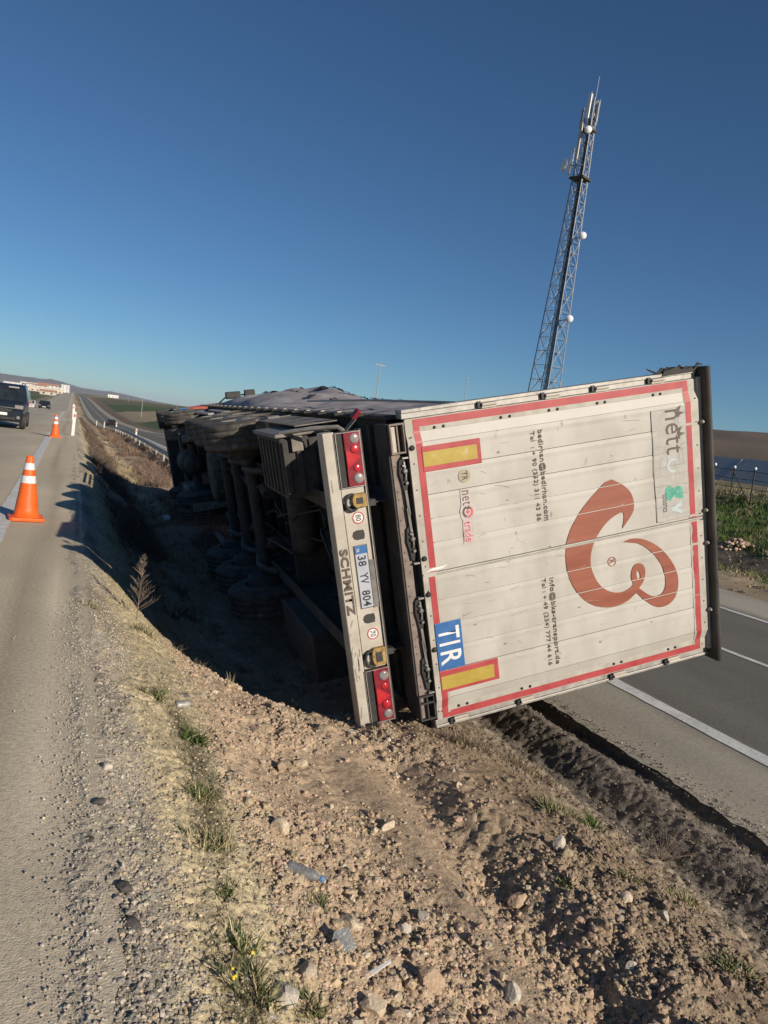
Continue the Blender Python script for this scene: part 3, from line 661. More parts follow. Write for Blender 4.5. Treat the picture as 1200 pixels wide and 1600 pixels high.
def lock(w_, sgn):
    b = MB(); rs = random.Random(int(w_*100)+500)
    b.prism([(-.085, w_-.13), (-.055, w_-.165), (-.03, w_-.12), (-.028, w_+.05), (-.045, w_+.13), (-.07, w_+.125), (-.082, w_+.03), (-.095, w_-.03)], -.022, .01)
    o = part(b, 'door_lock', 'blackrub', bevel=.003)
    m = MB(); m.tube([(-.048, w_-.12, -.028), (-.044, w_-.02, -.038), (-.050, w_+.02, -.034)], .009, 6); m.lathe((-.046, w_-.05, -.025), (0, 0, -1), [(0, .022), (.018, .02), (.022, .01)], 12)
    m.lathe((-.043, w_+.045, -.025), (0, 0, -1), [(0, .012), (.02, .012)], 10); m.obox((-.052, w_-.09, -.032), (.03, .012, .02), Matrix.Rotation(.4, 3, 'Z').to_quaternion())
    part(m, 'lock_hook', 'steel', o)
    h = MB(); h.obox((-.052, w_+sgn*.20, -.026), (.022, .20, .012), Matrix.Rotation(-.05, 3, 'Z').to_quaternion()); part(h, 'lock_lever', 'grey', o, bevel=.003)
    h = MB(); h.box(-.058, -.01, w_-sgn*.15-.006, w_-sgn*.15+.006, -.040, .0); part(h, 'lock_keeper', 'alu', o)
for w_, sg in ((-.80, 1), (-.26, -1), (.33, 1), (.83, -1)): lock(w_, sg)
rb_ = MB()
for w_ in (-.14, .155, -1.02, .62): rb_.lathe((.025, w_, -.051), (0, 0, -1), [(0, .022), (.012, .020), (.016, .01)], 12)
part(rb_, 'rubber_stops', 'blackrub', kind='stuff')
# scuff at the leaf joint near the sill
part(MB().prism([(.03, -.03), (.08, -.05), (.22, -.055), (.17, -.035), (.10, -.028)], -.0534, -.0520), 'scraped_patch', 'whitepaint')

# --- bumper beam with lamps
BU = .13
bm1 = MB(); bm1.prism([(-.635, BU+.02), (-.625, BU), (-.540, BU-.004), (-.532, BU+.02), (-.532, BU+.14), (-.635, BU+.14)], -1.21, 1.21, lambda a, b, c: (a, c, b))
bumper = part(bm1, 'bumper_beam', 'bumper', bevel=.004)
text('SCHMITZ', -.612, -.296, .545, .066, M['ink'], bumper, u0=BU-.0085, bold=.035)
scr = MB(); rs = random.Random(9)
for k in range(16):
    v = rs.uniform(-.62, -.545); w_ = rs.uniform(-1.1, 1.15) if k < 6 else rs.uniform(.5, 1.15); q = rs.uniform(-.04, .04)
    n = Vector((.0013, 0, 0)); a = Vector((v, w_, BU-.0072)); b = a+Vector((q*.6, rs.uniform(.02, .11), 0))
    scr.add([a-n, a+n, b+n, b-n], [(0, 1, 2, 3)])
part(scr, 'scratches', 'dark', bumper, kind='stuff')
part(MB().box(-.529, -.335, -.765, .725, BU+.012, BU+.05), 'bumper_panel', 'bumper', bevel=.003)
part(MB().box(-.531, -.333, -1.205, -.768, BU+.02, BU+.05).box(-.531, -.333, .728, 1.205, BU+.02, BU+.05), 'lamp_tray', 'blackrub')
part(MB().box(-.333, -.313, -1.21, 1.21, BU-.0, BU+.10), 'bumper_lip', 'roofcap', bevel=.003)
part(MB().box(-.334, -.328, -1.20, 1.18, BU-.006, BU+.0), 'bumper_lip_edge', 'alu')
part(MB().box(-.385, -.336, -.17, .225, BU+.002, BU+.011), 'panel_patch', 'grey', bevel=.002)
def lamp(w0, w1, flip):
    v0, v1 = -.468, -.337; o = part(MB().box(v0, v1, w0, w1, BU-.022, BU+.019), 'tail_lamp', 'lampred', bevel=.006)
    L_ = w1-w0; f = (lambda t: w0+t*L_) if not flip else (lambda t: w1-t*L_)
    for t, r, mt, nm, v in ((.12, .040, 'lampwhite', 'lamp_lens', -.384), (.31, .036, 'lampbright', 'lamp_lens', -.390), (.66, .030, 'lampbright', 'lamp_lens', -.388), (.86, .042, 'lampwhite', 'lamp_lens', -.384)):
        part(MB().lathe((v, f(t), BU-.021), (0, 0, -1), [(0, r), (.006, r*.95), (.011, r*.6), (.013, 0.001)], 20), nm, mt, o)
    part(MB().prism([(-.462, f(.33)), (-.345, f(.46)), (-.462, f(.66))], BU-.0265, BU-.0215), 'reflector_triangle', 'lampbright', o)
    part(MB().box(-.531, -.470, w0, w1, BU-.004, BU+.0195), 'lamp_housing', 'blackrub', o, bevel=.003)
    part(rectring(-.534, -.333, w0-.004, w1+.004, .004, BU-.0255, BU-.02), 'lamp_frame', 'alu', o)
lamp(-1.195, -.775, False); lamp(.735, 1.185, True)
def towring(w0, w1, flip):
    o = part(MB().prism([(-.455, w0+.015), (-.44, w0), (-.345, w0), (-.345, w1), (-.435, w1), (-.455, w1-.02), (-.463, (w0+w1)/2)], BU-.035, BU+.0115), 'tow_bracket', 'rust', bevel=.006)
    part(MB().box(-.432, -.375, w0+.03, w1-.03, BU-.0385, BU-.0345), 'bracket_slot', 'dark', o, bevel=.002)
    c = ((w0+w1)/2)+.01; pts = [(-.462+.052*math.cos(a), c+.066*math.sin(a), BU-.016) for a in np.linspace(0, 2*math.pi, 19)]
    part(MB().tube(pts, .011, 8, cap=False), 'lashing_ring', 'dark', o)
    part(MB().lathe((-.482, c, BU+.005), (0, 0, -1), [(0, .03), (.006, .026)], 14), 'ring_cup', 'stickergrey', o)
towring(-.715, -.605, False); towring(.555, .700, True)
for w_, s_ in ((-.52, '80'), (.44, '70')):
    o = disc(-.420, w_, .052, BU+.0095, 'whitepaint', bumper, 'speed_badge', th=.002); arc(-.420, w_, .040, .050, 0, 360, BU+.0088, 'redtape', bumper, 'speed_badge_ring', 32)
    text(s_, -.443, w_-.026, .052, .046, M['ink'], bumper, 'number', u0=BU+.0085, bold=.02)
for w_ in (-.382, .31):
    P = [(-.487, w_), (-.475, w_-.03), (-.45, w_-.04), (-.39, w_-.038), (-.383, w_), (-.39, w_+.036), (-.45, w_+.038), (-.475, w_+.028)]
    part(MB().prism(P, BU+.009, BU+.0118), 'panel_slot', 'dark', bumper)
pl_ = part(MB().box(-.487, -.383, -.300, .214, BU+.004, BU+.0118), 'number_plate', 'plate', bevel=.003)
part(MB().box(-.484, -.386, -.297, -.232, BU+.0025, BU+.0038), 'plate_band', 'tirblue', pl_); text('TR', -.474, -.280, .032, .024, M['whitepaint'], pl_, u0=BU+.002)
for s_, a, l in (('38', -.215, .085), ('YV', -.075, .090), ('804', .070, .130)): text(s_, -.470, a, l, .070, M['black'], pl_, 'number', u0=BU+.0035, bold=.02)
part(rectring(-.490, -.380, -.303, .217, .004, BU+.002, BU+.0035), 'plate_frame', 'black', pl_)
# marker lamps on perforated arms
for w_, s in ((-1.21, -1), (1.21, 1)):
    a = Vector((-.43, w_, .16)); b = Vector((-.355, w_+s*.085, .10)); t = (b-a); q = Vector((0, 1, 0)).rotation_difference(t.normalized())
    o = part(MB().obox((a+b)/2, (.035, t.length, .008), q), 'marker_arm', 'grey')
    part(MB().obox(b+Vector((.008, s*.03, 0)), (.045, .085, .04), q), 'marker_lamp', 'lampred', o, bevel=.006)

# --- chassis and underside
part(MB().box(-.035, .0, -1.24, 1.24, .31, 13.5), 'floor_underside', 'dark')
for w_ in (-.62, .62):
    b = MB(); b.box(-.13, -.115, w_-.07, w_+.07, .15, 12.9).box(-.56, -.545, w_-.07, w_+.07, .15, 8.4).box(-.545, -.13, w_-.006, w_+.006, .15, 8.4).box(-.30, -.13, w_-.006, w_+.006, 8.4, 12.9).box(-.315, -.30, w_-.07, w_+.07, 8.4, 12.9)
    part(b, 'chassis_beam', 'dark')
for u in np.arange(.55, 13.2, .62): part(MB().box(-.113, -.037, -1.2, 1.2, u-.006, u+.006).box(-.113, -.107, -1.2, 1.2, u+.007, u+.06), 'crossmember', 'dark')
for u in (.45, 2.6, 6.0, 8.1): part(MB().box(-.5, -.14, -.612, .612, u-.02, u+.02), 'cross_brace', 'dark')
for s in (-1, 1): part(MB().obox((-.42, s*.62, .27), (.32, .05, .26), Matrix.Rotation(0, 3, 'Z').to_quaternion()), 'bumper_mount', 'dark')
# long side rails with curtain buckles
for s in (-1, 1):
    part(MB().box(-.10, .0, min(s*1.243, s*1.275), max(s*1.243, s*1.275), .13, 13.55), 'side_rail', 'dark', bevel=.004)
bk0 = None
for k in range(22):
    u = .55+k*.6
    if bk0 is None:
        b = MB(); b.box(-.16, .10, -1.292, -1.286, -.022, .022); b.box(-.235, -.15, -1.302, -1.278, -.026, .026); bk0 = part(b, 'curtain_strap', 'blackrub'); bkk = part(MB().box(-.205, -.165, -1.312, -1.300, -.018, .018), 'strap_buckle', 'steel', bk0); o = bk0
    else: o = copy_tree(bk0, trailer)
    o.location = (0, 0, u)
# curtains: the top one bulges, torn near the middle
def curt(v, u, s=-1, amp=.28):
    e = max(0., math.sin(math.pi*min(max(v/2.72, 0), 1)))**.6
    b_ = amp*e*float(sstep(5.5, 8.6, u)*(1-sstep(10.6, 13.0, u))*(1-.6*sstep(1.6, 2.5, v)))*(.55+.6*float(vnoise(u*1.6, v*1.7, 4)))
    wr = .055*e*float(fbm(np.array([u*1.9]), np.array([v*2.4]), 6, 4)[0])
    sag = .25*(v/2.72)**1.2*float(sstep(.1, 2.2, u)) if s < 0 else 0
    return 1.268+max(-.01, b_+wr)-sag
def curtain(s, amp):
    nv, nu = 28, 110; V = []
    for i in range(nv+1):
        for j in range(nu+1):
            v = .0+2.72*i/nv; u = .16+13.3*j/nu
            V.append((v, s*curt(v, u, s, amp), u))
    m = nu+1; Fc = [(i*m+j, i*m+j+1, (i+1)*m+j+1, (i+1)*m+j) for i in range(nv) for j in range(nu)]
    return np_mesh('curtain', np.array(V), np.array(Fc), M['tarp'], trailer, smooth=True)
curtain(-1, .28); curtain(1, .0)
part(MB().box(.0, 2.72, -.98, 1.2, 13.47, 13.55), 'front_wall', 'rim_white')
part(MB().box(2.70, 2.76, -1.0, 1.24, .31, 13.5), 'roof_sheet', 'tarp')
tt = MB(); rs = random.Random(12)
for k in range(34):      # torn black rags and loose straps lying on the upper curtain
    u = rs.uniform(6.5, 11.5); v = rs.uniform(.9, 2.6); l = rs.uniform(.10, .4); a_ = rs.uniform(-.5, .5); n = 5; V = []
    for q in range(n+1):
        vv = v+l*q/n; uu = u+l*a_*q/n; hw = rs.uniform(.02, .11)*(1 if q < n else .2)
        for e_ in (-hw, hw): V.append((vv, -curt(vv, uu+e_)-.012-rs.uniform(0, .035), uu+e_))
    tt.add(V, [(2*q, 2*q+1, 2*q+3, 2*q+2) for q in range(n)])
part(tt, 'torn_rags', 'blackrub', kind='stuff')
for v, u0_, u1_ in ((.55, .2, 5.2),):
    part(MB().tube([(v, -1.30, u0_), (v+.05, -1.315, (u0_+u1_)/2), (v-.05, -1.31, u1_)], .012, 6), 'curtain_pole', 'alu')

# wheels
def wheel_parts(parent, w_, s, R_=.53, wd=.38, v=-.62, u=0., mats=('rubber', 'grey', 'steel')):
    """axis along local y; s = outward side (+-1)"""
    o = bpy.data.objects.new('wheel', None); link(o, parent); o.location = (v, w_, u); o.empty_display_size = .3
    h = wd/2; pr = [(-h, .30), (-h+.01, .40), (-h+.02, .475), (-h+.05, R_-.012)]
    t = -h+.055
    while t < h-.06:
        pr += [(t, R_), (t+.062, R_), (t+.064, R_-.009), (t+.072, R_-.009)]; t += .075
    pr += [(h-.05, R_-.012), (h-.02, .475), (h-.01, .40), (h, .30)]
    part(MB().lathe((0, 0, 0), (0, s, 0), pr, 40, cap=False), 'tyre', mats[0], o)
    rim = MB().lathe((0, 0, 0), (0, s, 0), [(h-.005, .302), (h-.03, .285), (h-.14, .27), (h-.15, .15), (h-.05, .13), (h-.04, .02)], 28, cap=False)
    rim.lathe((0, 0, 0), (0, s, 0), [(-h+.005, .302), (-h+.03, .285), (-h+.2, .27)], 28, cap=False); part(rim, 'rim', mats[1], o)
    hub = MB().lathe((0, 0, 0), (0, s, 0), [(h-.10, .11), (h-.01, .10), (h+.02, .06), (h+.022, .01)], 18, cap=False)
    for k in range(10):
        a = 2*math.pi*k/10; hub.lathe((.165*math.cos(a), s*(h-.13), .165*math.sin(a)), (0, s, 0), [(0, .016), (.03, .016)], 6)
    part(hub, 'hub', mats[2], o)
    dr = MB().lathe((0, 0, 0), (0, s, 0), [(-h-.10, .21), (-h-.09, .245), (-h+.10, .25)], 24); part(dr, 'brake_drum', 'dark', o)
    return o
for i, u in enumerate((4.05, 5.36, 6.67)):
    wheel_parts(trailer, -1.045, -1, u=u); wheel_parts(trailer, 1.045, 1, u=u)
    part(MB().tube([(-.62, -.78, u), (-.62, .78, u)], .078, 14), 'axle', 'dark')
    for w_ in (-.62, .62):
        part(MB().lathe((-.62, w_, u+.42), (1, 0, 0), [(-.03, .12), (.02, .15), (.10, .155), (.22, .15), (.3, .13)], 18), 'air_spring', 'blackrub')
        part(MB().tube([(-.62, w_, u+.45), (-.70, w_, u), (-.66, w_, u-.4), (-.55, w_, u-.62)], .045, 6), 'trailing_arm', 'dark')
        part(MB().tube([(-.60, w_*.6, u-.12), (-.25, w_*.75, u-.25)], .035, 8), 'shock_absorber', 'dark')
    part(MB().lathe((-.50, -.35, u-.2), (0, .3, -1), [(0, .08), (.03, .09), (.12, .09), (.16, .07)], 14), 'brake_chamber', 'dark')
    part(MB().lathe((-.50, .35, u-.2), (0, -.3, -1), [(0, .08), (.03, .09), (.12, .09), (.16, .07)], 14), 'brake_chamber', 'dark')
# mud guards (thin curved shells) over the top wheels, flaps behind
def guard(w0, w1, uc):
    a = np.radians(np.linspace(100, 168, 8)); vs_ = []
    for r in (.60, .612):
        for t in a:
            for w_ in (w0, w1): vs_.append((-.62+r*math.sin(t), w_, uc-r*math.cos(t)))
    n = len(a)*2; fs = []
    for o_ in (0, n): fs += [(o_+2*k, o_+2*k+1, o_+2*k+3, o_+2*k+2) for k in range(len(a)-1)]
    return part(MB().add(vs_, fs, True), 'mudguard', 'tyretop')
for s in (-1, 1):
    for u in (4.05, 5.36, 6.67): guard(s*1.25 if s < 0 else .85, -.85 if s < 0 else 1.25, u)
    part(MB().box(-.60, -.06, min(s*1.0, s*1.24), max(s*1.0, s*1.24), 3.28, 3.30), 'mudflap', 'tyretop')
part(MB().box(-.50, -.36, -1.262, -1.0, 3.05, 3.27), 'light_bracket', 'grey', bevel=.01)
# ribbed plastic box behind the wheels, with lid and pallet stop
rbx = part(MB().box(-.80, -.30, -1.16, -.62, 1.0, 2.05), 'ribbed_box', 'dark', bevel=.02)
for k in range(6): part(MB().box(-.822, -.801, -1.12, -.66, 1.06+k*.16, 1.12+k*.16), 'box_rib', 'dark', rbx, bevel=.004)
for k in range(4): part(MB().box(-.78+k*.12, -.73+k*.12, -1.12, -.66, .978, .999), 'box_rib', 'dark', rbx, bevel=.004)
part(MB().box(-.84, -.27, -1.195, -1.162, .96, 2.1), 'box_lid', 'grey', rbx, bevel=.008)
part(MB().box(-.70, -.60, -1.16, -1.03, .955, .976), 'box_latch', 'tyretop', rbx, bevel=.004)
part(MB().tube([(-.78, -1.2, 1.0), (-.55, -1.22, .75), (-.36, -1.21, .62), (-.30, -1.15, .55)], .02, 6), 'box_strut', 'alu')
part(MB().box(-.60, -.20, -1.235, -1.225, 1.2, 3.1), 'side_guard_panel', 'tyretop')
# spare wheel, tanks, hoses
part(MB().lathe((-.40, .95, 1.9), (0, 0, 1), [(-.5, .13), (-.46, .17), (.46, .17), (.5, .13)], 20), 'air_tank', 'dark')
part(MB().lathe((-.35, -.2, 2.6), (0, 1, 0), [(-.35, .13), (-.31, .16), (.4, .16), (.44, .13)], 20), 'air_tank', 'dark')
part(MB().box(-.72, -.25, .72, 1.2, 1.2, 2.6), 'tool_box', 'dark', bevel=.02)
part(MB().lathe((-.45, 0, 9.4), (1, 0, 0), [(-.15, .33), (-.17, .45), (-.1, .52), (.08, .52), (.13, .45), (.12, .33)], 32), 'spare_wheel', 'rubber')
for w_ in (-.72, .72):
    part(MB().box(-1.0, -.12, w_-.07, w_+.07, 10.4, 10.54), 'landing_leg', 'steel'); part(MB().box(-1.03, -1.0, w_-.16, w_+.16, 10.32, 10.62), 'landing_foot', 'dark')
rs = random.Random(21)
for k in range(9):
    w0 = rs.uniform(-.6, .6); u0_ = rs.uniform(.4, 3.5); pts = [(-.25-rs.uniform(0, .3), w0, u0_)]
    for j in range(6): pts.append((-.2-rs.uniform(0, .4), pts[-1][1]+rs.uniform(-.2, .25), pts[-1][2]+rs.uniform(.2, .7)))
    part(MB().tube(pts, .014, 6), 'brake_hose', 'blackrub')
for s in (-1, 1):
    for v in (-.35, -.62): part(MB().box(v-.05, v+.05, min(s*1.22, s*1.245), max(s*1.22, s*1.245), 7.6, 10.1), 'side_guard', 'alu')

# ------------------------------------------------------------------ overturned tractor unit in front of the trailer
tractor = empty('overturned_truck_tractor', label='overturned red truck tractor coupled ahead of the trailer, underside facing the road', cat='truck tractor')
tractor.matrix_world = TM
TP = lambda mb, name, mat, parent=None, **k: part(mb, name, mat, parent or tractor, **k)
for w_ in (-.42, .42): TP(MB().box(-.42, -.18, w_-.04, w_+.04, 11.0, 16.9), 'frame_rail', 'dark')
for u in (11.2, 13.9, 15.2, 16.5): TP(MB().box(-.40, -.20, -.38, .38, u-.05, u+.05), 'frame_crossmember', 'dark')
for s in (-1, 1):
    wheel_parts(tractor, s*1.08, s, u=12.35, v=-.64, wd=.30); wheel_parts(tractor, s*.74, s, u=12.35, v=-.64, wd=.30); wheel_parts(tractor, s*1.04, s, u=16.05, v=-.64, wd=.30)
TP(MB().tube([(-.64, -.75, 12.35), (-.64, .75, 12.35)], .09, 12).lathe((-.64, 0, 12.35), (0, 0, 1), [(-.28, .08), (-.2, .2), (0, .26), (.2, .2), (.3, .08)], 16), 'drive_axle', 'dark')
TP(MB().tube([(-.64, -.85, 16.05), (-.64, .85, 16.05)], .06, 10), 'front_axle', 'grey')
cabp = [(-.30, 14.9), (-.30, 15.35), (.05, 15.4), (.05, 16.7), (-.45, 16.75), (-.45, 17.2), (.9, 17.25), (1.9, 17.05), (2.45, 16.6), (2.5, 15.0), (1.9, 14.9)]
cab = TP(MB().prism(cabp, -1.22, 1.22, lambda a, b, c: (a, c, b)), 'cab', 'cabred', bevel=.04)
TP(MB().box(.95, 1.65, -1.235, -1.222, 15.9, 16.8), 'side_window', 'glass', cab); TP(MB().box(.95, 1.65, 1.222, 1.235, 15.9, 16.8), 'side_window', 'glass', cab)
TP(MB().box(1.0, 1.75, -1.1, 1.1, 17.14, 17.26), 'windscreen', 'glass', cab)
TP(MB().box(-.98, -.46, -1.22, 1.22, 16.75, 17.35), 'front_bumper', 'dark', bevel=.05)
TP(MB().box(-1.12, -.55, -1.24, -.72, 16.55, 17.0), 'step_block', 'dark', bevel=.03)
TP(MB().box(-.72, -.30, -1.235, -1.20, 15.6, 16.7), 'wheel_arch_panel', 'tyretop', bevel=.01)
for s in (-1, 1):
    tk = TP(MB().box(-.88, -.32, min(s*.62, s*1.20), max(s*.62, s*1.20), 13.2, 14.75), 'fuel_tank', 'grey', bevel=.08)
    for u in (13.5, 14.4): TP(MB().box(-.892, -.31, min(s*.61, s*1.212), max(s*.61, s*1.212), u-.03, u+.03), 'tank_strap', 'steel', tk, bevel=.08)
TP(MB().box(-.62, -.40, -1.232, -1.212, 14.9, 15.3), 'blue_white_sticker', 'tirblue')
TP(MB().box(-.40, .0, -1.228, -1.21, 14.9, 15.4), 'red_side_skirt', 'cabred')
for v, u, sz in ((.98, 16.1, .42), (1.46, 16.15, .30)):
    TP(MB().obox((v, -1.40, u), (sz, .20, .16), Matrix.Rotation(.05, 3, 'Z').to_quaternion()), 'mirror', 'black', bevel=.03)
TP(MB().tube([(.6, -1.22, 16.4), (.8, -1.38, 16.2), (1.6, -1.38, 16.2), (1.7, -1.22, 16.4)], .02, 6), 'mirror_arm', 'black')
TP(MB().lathe((-.50, .2, 15.2), (0, 0, 1), [(-.9, .25), (-.8, .34), (.8, .34), (.9, .25)], 16), 'engine_sump', 'dark')

# ------------------------------------------------------------------ traffic cones
def cone(x, y, h, label):
    z = float(z1(y))+.006; o = empty('traffic_cone', (x, y, z), rz=.12, label=label, cat='traffic cone', group='orange traffic cones along the edge line')
    part(MB().prism([(-.215, -.18), (-.18, -.215), (.18, -.215), (.215, -.18), (.215, .18), (.18, .215), (-.18, .215), (-.215, .18)], 0, .045), 'cone_base', 'cone', o, bevel=.012)
    def R_(t): return .158*(1-t)+.044*t
    def sec(t0, t1, n=3, e=0): return [(.045+(h-.045)*t, R_(t)+e) for t in np.linspace(t0, t1, n)]
    part(MB().lathe((0, 0, 0), (0, 0, 1), [(.045, .185), (.06, .168)]+sec(.02, 1, 8)+[(h+.004, .04)], 32, cap=False), 'cone_body', 'cone', o)
    for t0, t1 in ((.56, .68), (.78, .89)): part(MB().lathe((0, 0, 0), (0, 0, 1), sec(t0, t1, 3, .003), 32, cap=False), 'reflective_band', 'conewhite', o)
cone(-.46, 11.15, .845, 'nearest orange traffic cone standing beside the white edge line')
cone(-.52, 31.5, .86, 'farther orange traffic cone, seen small behind the nearer one')

# ------------------------------------------------------------------ marker posts
def post(x, y, h, zb, label, lean=0.0, group='white roadside marker posts'):
    o = empty('marker_post', (x, y, zb), label=label, cat='marker post', group=group); o.rotation_euler = (lean, lean*.6, .2)
    part(MB().prism([(-.06, -.03), (.06, -.03), (.045, .04), (-.045, .04)], -.1, h), 'post_body', 'post', o, bevel=.006)
    part(MB().box(-.035, .035, -.036, -.031, h-.22, h-.10), 'post_reflector', 'redtape', o)
names = ['white marker post nearest on the road edge past the cones', 'second white marker post along the near road edge', 'third white marker post along the near road edge', 'fourth, tiny white marker post at the crest of the near road']
for i, (x, y) in enumerate(((.10, 34.3), (.12, 54), (.12, 61), (.12, 78))):
    post(x, y, (.98, .98, .85, .9)[i], float(z1(y)), names[i], lean=(.03, -.02, .05, 0)[i])
names = ['white marker post nearest on the edge of the far carriageway', 'second white marker post along the far carriageway', 'third white marker post along the far carriageway', 'fourth and smallest white marker post along the far carriageway']
for i, (x, y) in enumerate(((4.75, 63), (4.75, 92), (4.75, 126), (4.75, 165))):
    post(x, y, 1.0, float(z1(y)+zo(y))-.05, names[i])
# ------------------------------------------------------------------ cars
def car(x, y, z, rz, kind, paint, label, cat):
    van = kind == 'van'
    o = empty('parked_car' if 0 else ('minivan' if van else 'car'), (x, y, z), rz, label=label, cat=cat)
    if van:
        W, H, Ln, belt = .91, 1.80, 4.35, 1.08
        prof = [(-2.1, .28), (-2.17, .45), (-2.17, .72), (-2.05, .93), (-1.25, 1.12), (-.62, 1.70), (-.35, 1.79), (1.9, 1.80), (2.13, 1.68), (2.18, .95), (2.16, .35), (2.05, .28)]
    else:
        W, H, Ln, belt = .88, 1.45, 4.4, .92
        prof = [(-2.15, .25), (-2.22, .45), (-2.2, .68), (-2.0, .80), (-1.05, .95), (-.35, 1.38), (.1, 1.45), (.9, 1.43), (1.55, 1.0), (2.1, .97), (2.2, .8), (2.18, .35), (2.05, .25)]
    def wz(z_): return W*(1-.16*max(0, (z_-belt)/(H-belt))-.03*max(0, (.5-z_)/.25))
    def xsec(y_, z_): return wz(z_)*(1-.10*max(0, (abs(y_)-1.7)/.45))
    n = len(prof); cols = [-1, -.93, 0, .93, 1]; vs_ = []
    for c in cols:
        for (yy, zz) in prof:
            k = 1 if abs(c) < .99 else 1
            inset = .04 if abs(c) == 1 else 0
            vs_.append((c*xsec(yy, zz), yy*(1-inset*.35), zz-(inset if zz > .9 else 0)+ (inset*.3 if zz < .4 else 0)))
    fs = [(i*n+k, i*n+(k+1) % n, (i+1)*n+(k+1) % n, (i+1)*n+k) for i in range(4) for k in range(n)]+[tuple(range(n)), tuple(range(4*n, 5*n))]
    body = part(MB().add(vs_, fs), 'body', paint, o, bevel=.03)
    if van:
        part(MB().add([(-.74, -1.25, 1.14), (.74, -1.25, 1.14), (.66, -.66, 1.70), (-.66, -.66, 1.70), (-.74, -1.22, 1.10), (.74, -1.22, 1.10), (.66, -.60, 1.66), (-.66, -.60, 1.66)], [(0, 1, 2, 3), (4, 7, 6, 5), (0, 4, 5, 1), (1, 5, 6, 2), (2, 6, 7, 3), (3, 7, 4, 0)]), 'windscreen', 'glass', o)
        for wv in (-.45, .35): part(MB().add([(wv-.2, -.76, 1.635), (wv+.2, -.76, 1.635), (wv+.19, -.71, 1.685), (wv-.19, -.71, 1.685)], [(0, 1, 2, 3)]), 'sun_visor', 'stickergrey', o)
        for s in (-1, 1):
            for y0_, y1_ in ((-.75, .1), (.2, 1.05), (1.15, 1.95)):
                a0, a1 = wz(1.15)+.004, wz(1.6)+.004
                part(MB().add([(s*a0, y0_, 1.15), (s*a0, y1_, 1.15), (s*a1, y1_, 1.62), (s*a1, y0_+.22*(y0_ < -.5), 1.62)], [(0, 1, 2, 3)]), 'side_window', 'glass', o)
            part(MB().tube([(s*.62, -.3, 1.81), (s*.64, -.1, 1.86), (s*.64, 1.7, 1.86), (s*.62, 1.9, 1.82)], .02, 6), 'roof_rail', 'black', o)
        part(MB().box(-.42, .42, -2.20, -2.10, .68, .80), 'grille', 'black', o, bevel=.01); part(MB().box(-.55, .55, -2.195, -2.10, .36, .47), 'air_intake', 'black', o, bevel=.01)
        part(MB().box(-.6, .6, -2.205, -2.1, .825, .85), 'chrome_strip', 'steel', o)
        hl = (.86, .72, .92); hz_ = .88
    else:
        part(MB().add([(-.72, -1.08, .965), (.72, -1.08, .965), (.62, -.38, 1.395), (-.62, -.38, 1.395), (-.72, -1.0, .93), (.72, -1.0, .93), (.62, -.3, 1.36), (-.62, -.3, 1.36)], [(0, 1, 2, 3), (4, 7, 6, 5), (0, 4, 5, 1), (1, 5, 6, 2), (2, 6, 7, 3), (3, 7, 4, 0)]), 'windscreen', 'glass', o)
        part(MB().add([(-.68, 1.56, 1.02), (.68, 1.56, 1.02), (.62, .93, 1.43), (-.62, .93, 1.43)], [(0, 1, 2, 3)]), 'rear_window', 'glass', o)
        for s in (-1, 1):
            a0, a1 = wz(.98)+.006, wz(1.36)+.006
            part(MB().add([(s*a0, -.85, .98), (s*a0, 1.3, .98), (s*a1, .85, 1.36), (s*a1, -.3, 1.36)], [(0, 1, 2, 3)]), 'side_window', 'glass', o)
        part(MB().box(-.5, .5, -2.235, -2.12, .50, .62), 'grille', 'black', o, bevel=.01); hz_ = .70
    for s in (-1, 1):
        part(MB().box(min(s*.50, s*.82), max(s*.50, s*.82), -2.14 if van else -2.19, -1.90, hz_-.07, hz_+.09), 'headlight', 'lampwhite', o, bevel=.03)
        if van: part(MB().lathe((s*.66, -2.16, .47), (0, -1, 0), [(0, .07), (.02, .06)], 12), 'fog_lamp', 'lampwhite', o)
        part(MB().box(min(s*W, s*(W+.17)), max(s*W, s*(W+.17)), -.85, -.70, belt+.0, belt+.16), 'mirror', 'grey', o, bevel=.03)
        part(MB().box(min(s*.6, s*.82), max(s*.6, s*.82), 2.14, 2.2, hz_, hz_+.15), 'tail_light', 'lampred', o)
        for yy in (-1.35, 1.35):
            wq = bpy.data.objects.new('wheel', None); link(wq, o); wq.location = (s*(W-.12), yy, .32)
            part(MB().lathe((0, 0, 0), (1, 0, 0), [(-.11, .2), (-.1, .30), (-.07, .32), (.07, .32), (.1, .30), (.11, .2)], 24), 'tyre', 'blackrub', wq)
            part(MB().lathe((s*.07, 0, 0), (s, 0, 0), [(0, .2), (.045, .19), (.03, .05), (.05, .02)], 16), 'rim', 'alu', wq)
    part(MB().box(-.26, .26, -2.225 if van else -2.25, -2.2, .53 if van else .42, .64 if van else .53), 'number_plate', 'whitepaint', o)
    return o
CARS = 1
car(-2.62, 36.4, float(z1(36))+.01, 0, 'van', 'carblue', 'dark blue minivan with roof rails coming towards the cones', 'van')
car(-6.9, 152, float(z1(152))+.01, 0, 'car', 'carwhite', 'distant white car on the near carriageway behind the minivan', 'car')
car(-4.2, 140, float(z1(140))+.01, 0, 'car', 'carblack', 'distant black car on the near carriageway beside the white car', 'car')
car(7.9, 175, float(z1(175)+zo(175))+.01, math.pi, 'car', 'carblack', 'small dark car driving away on the far carriageway', 'car')

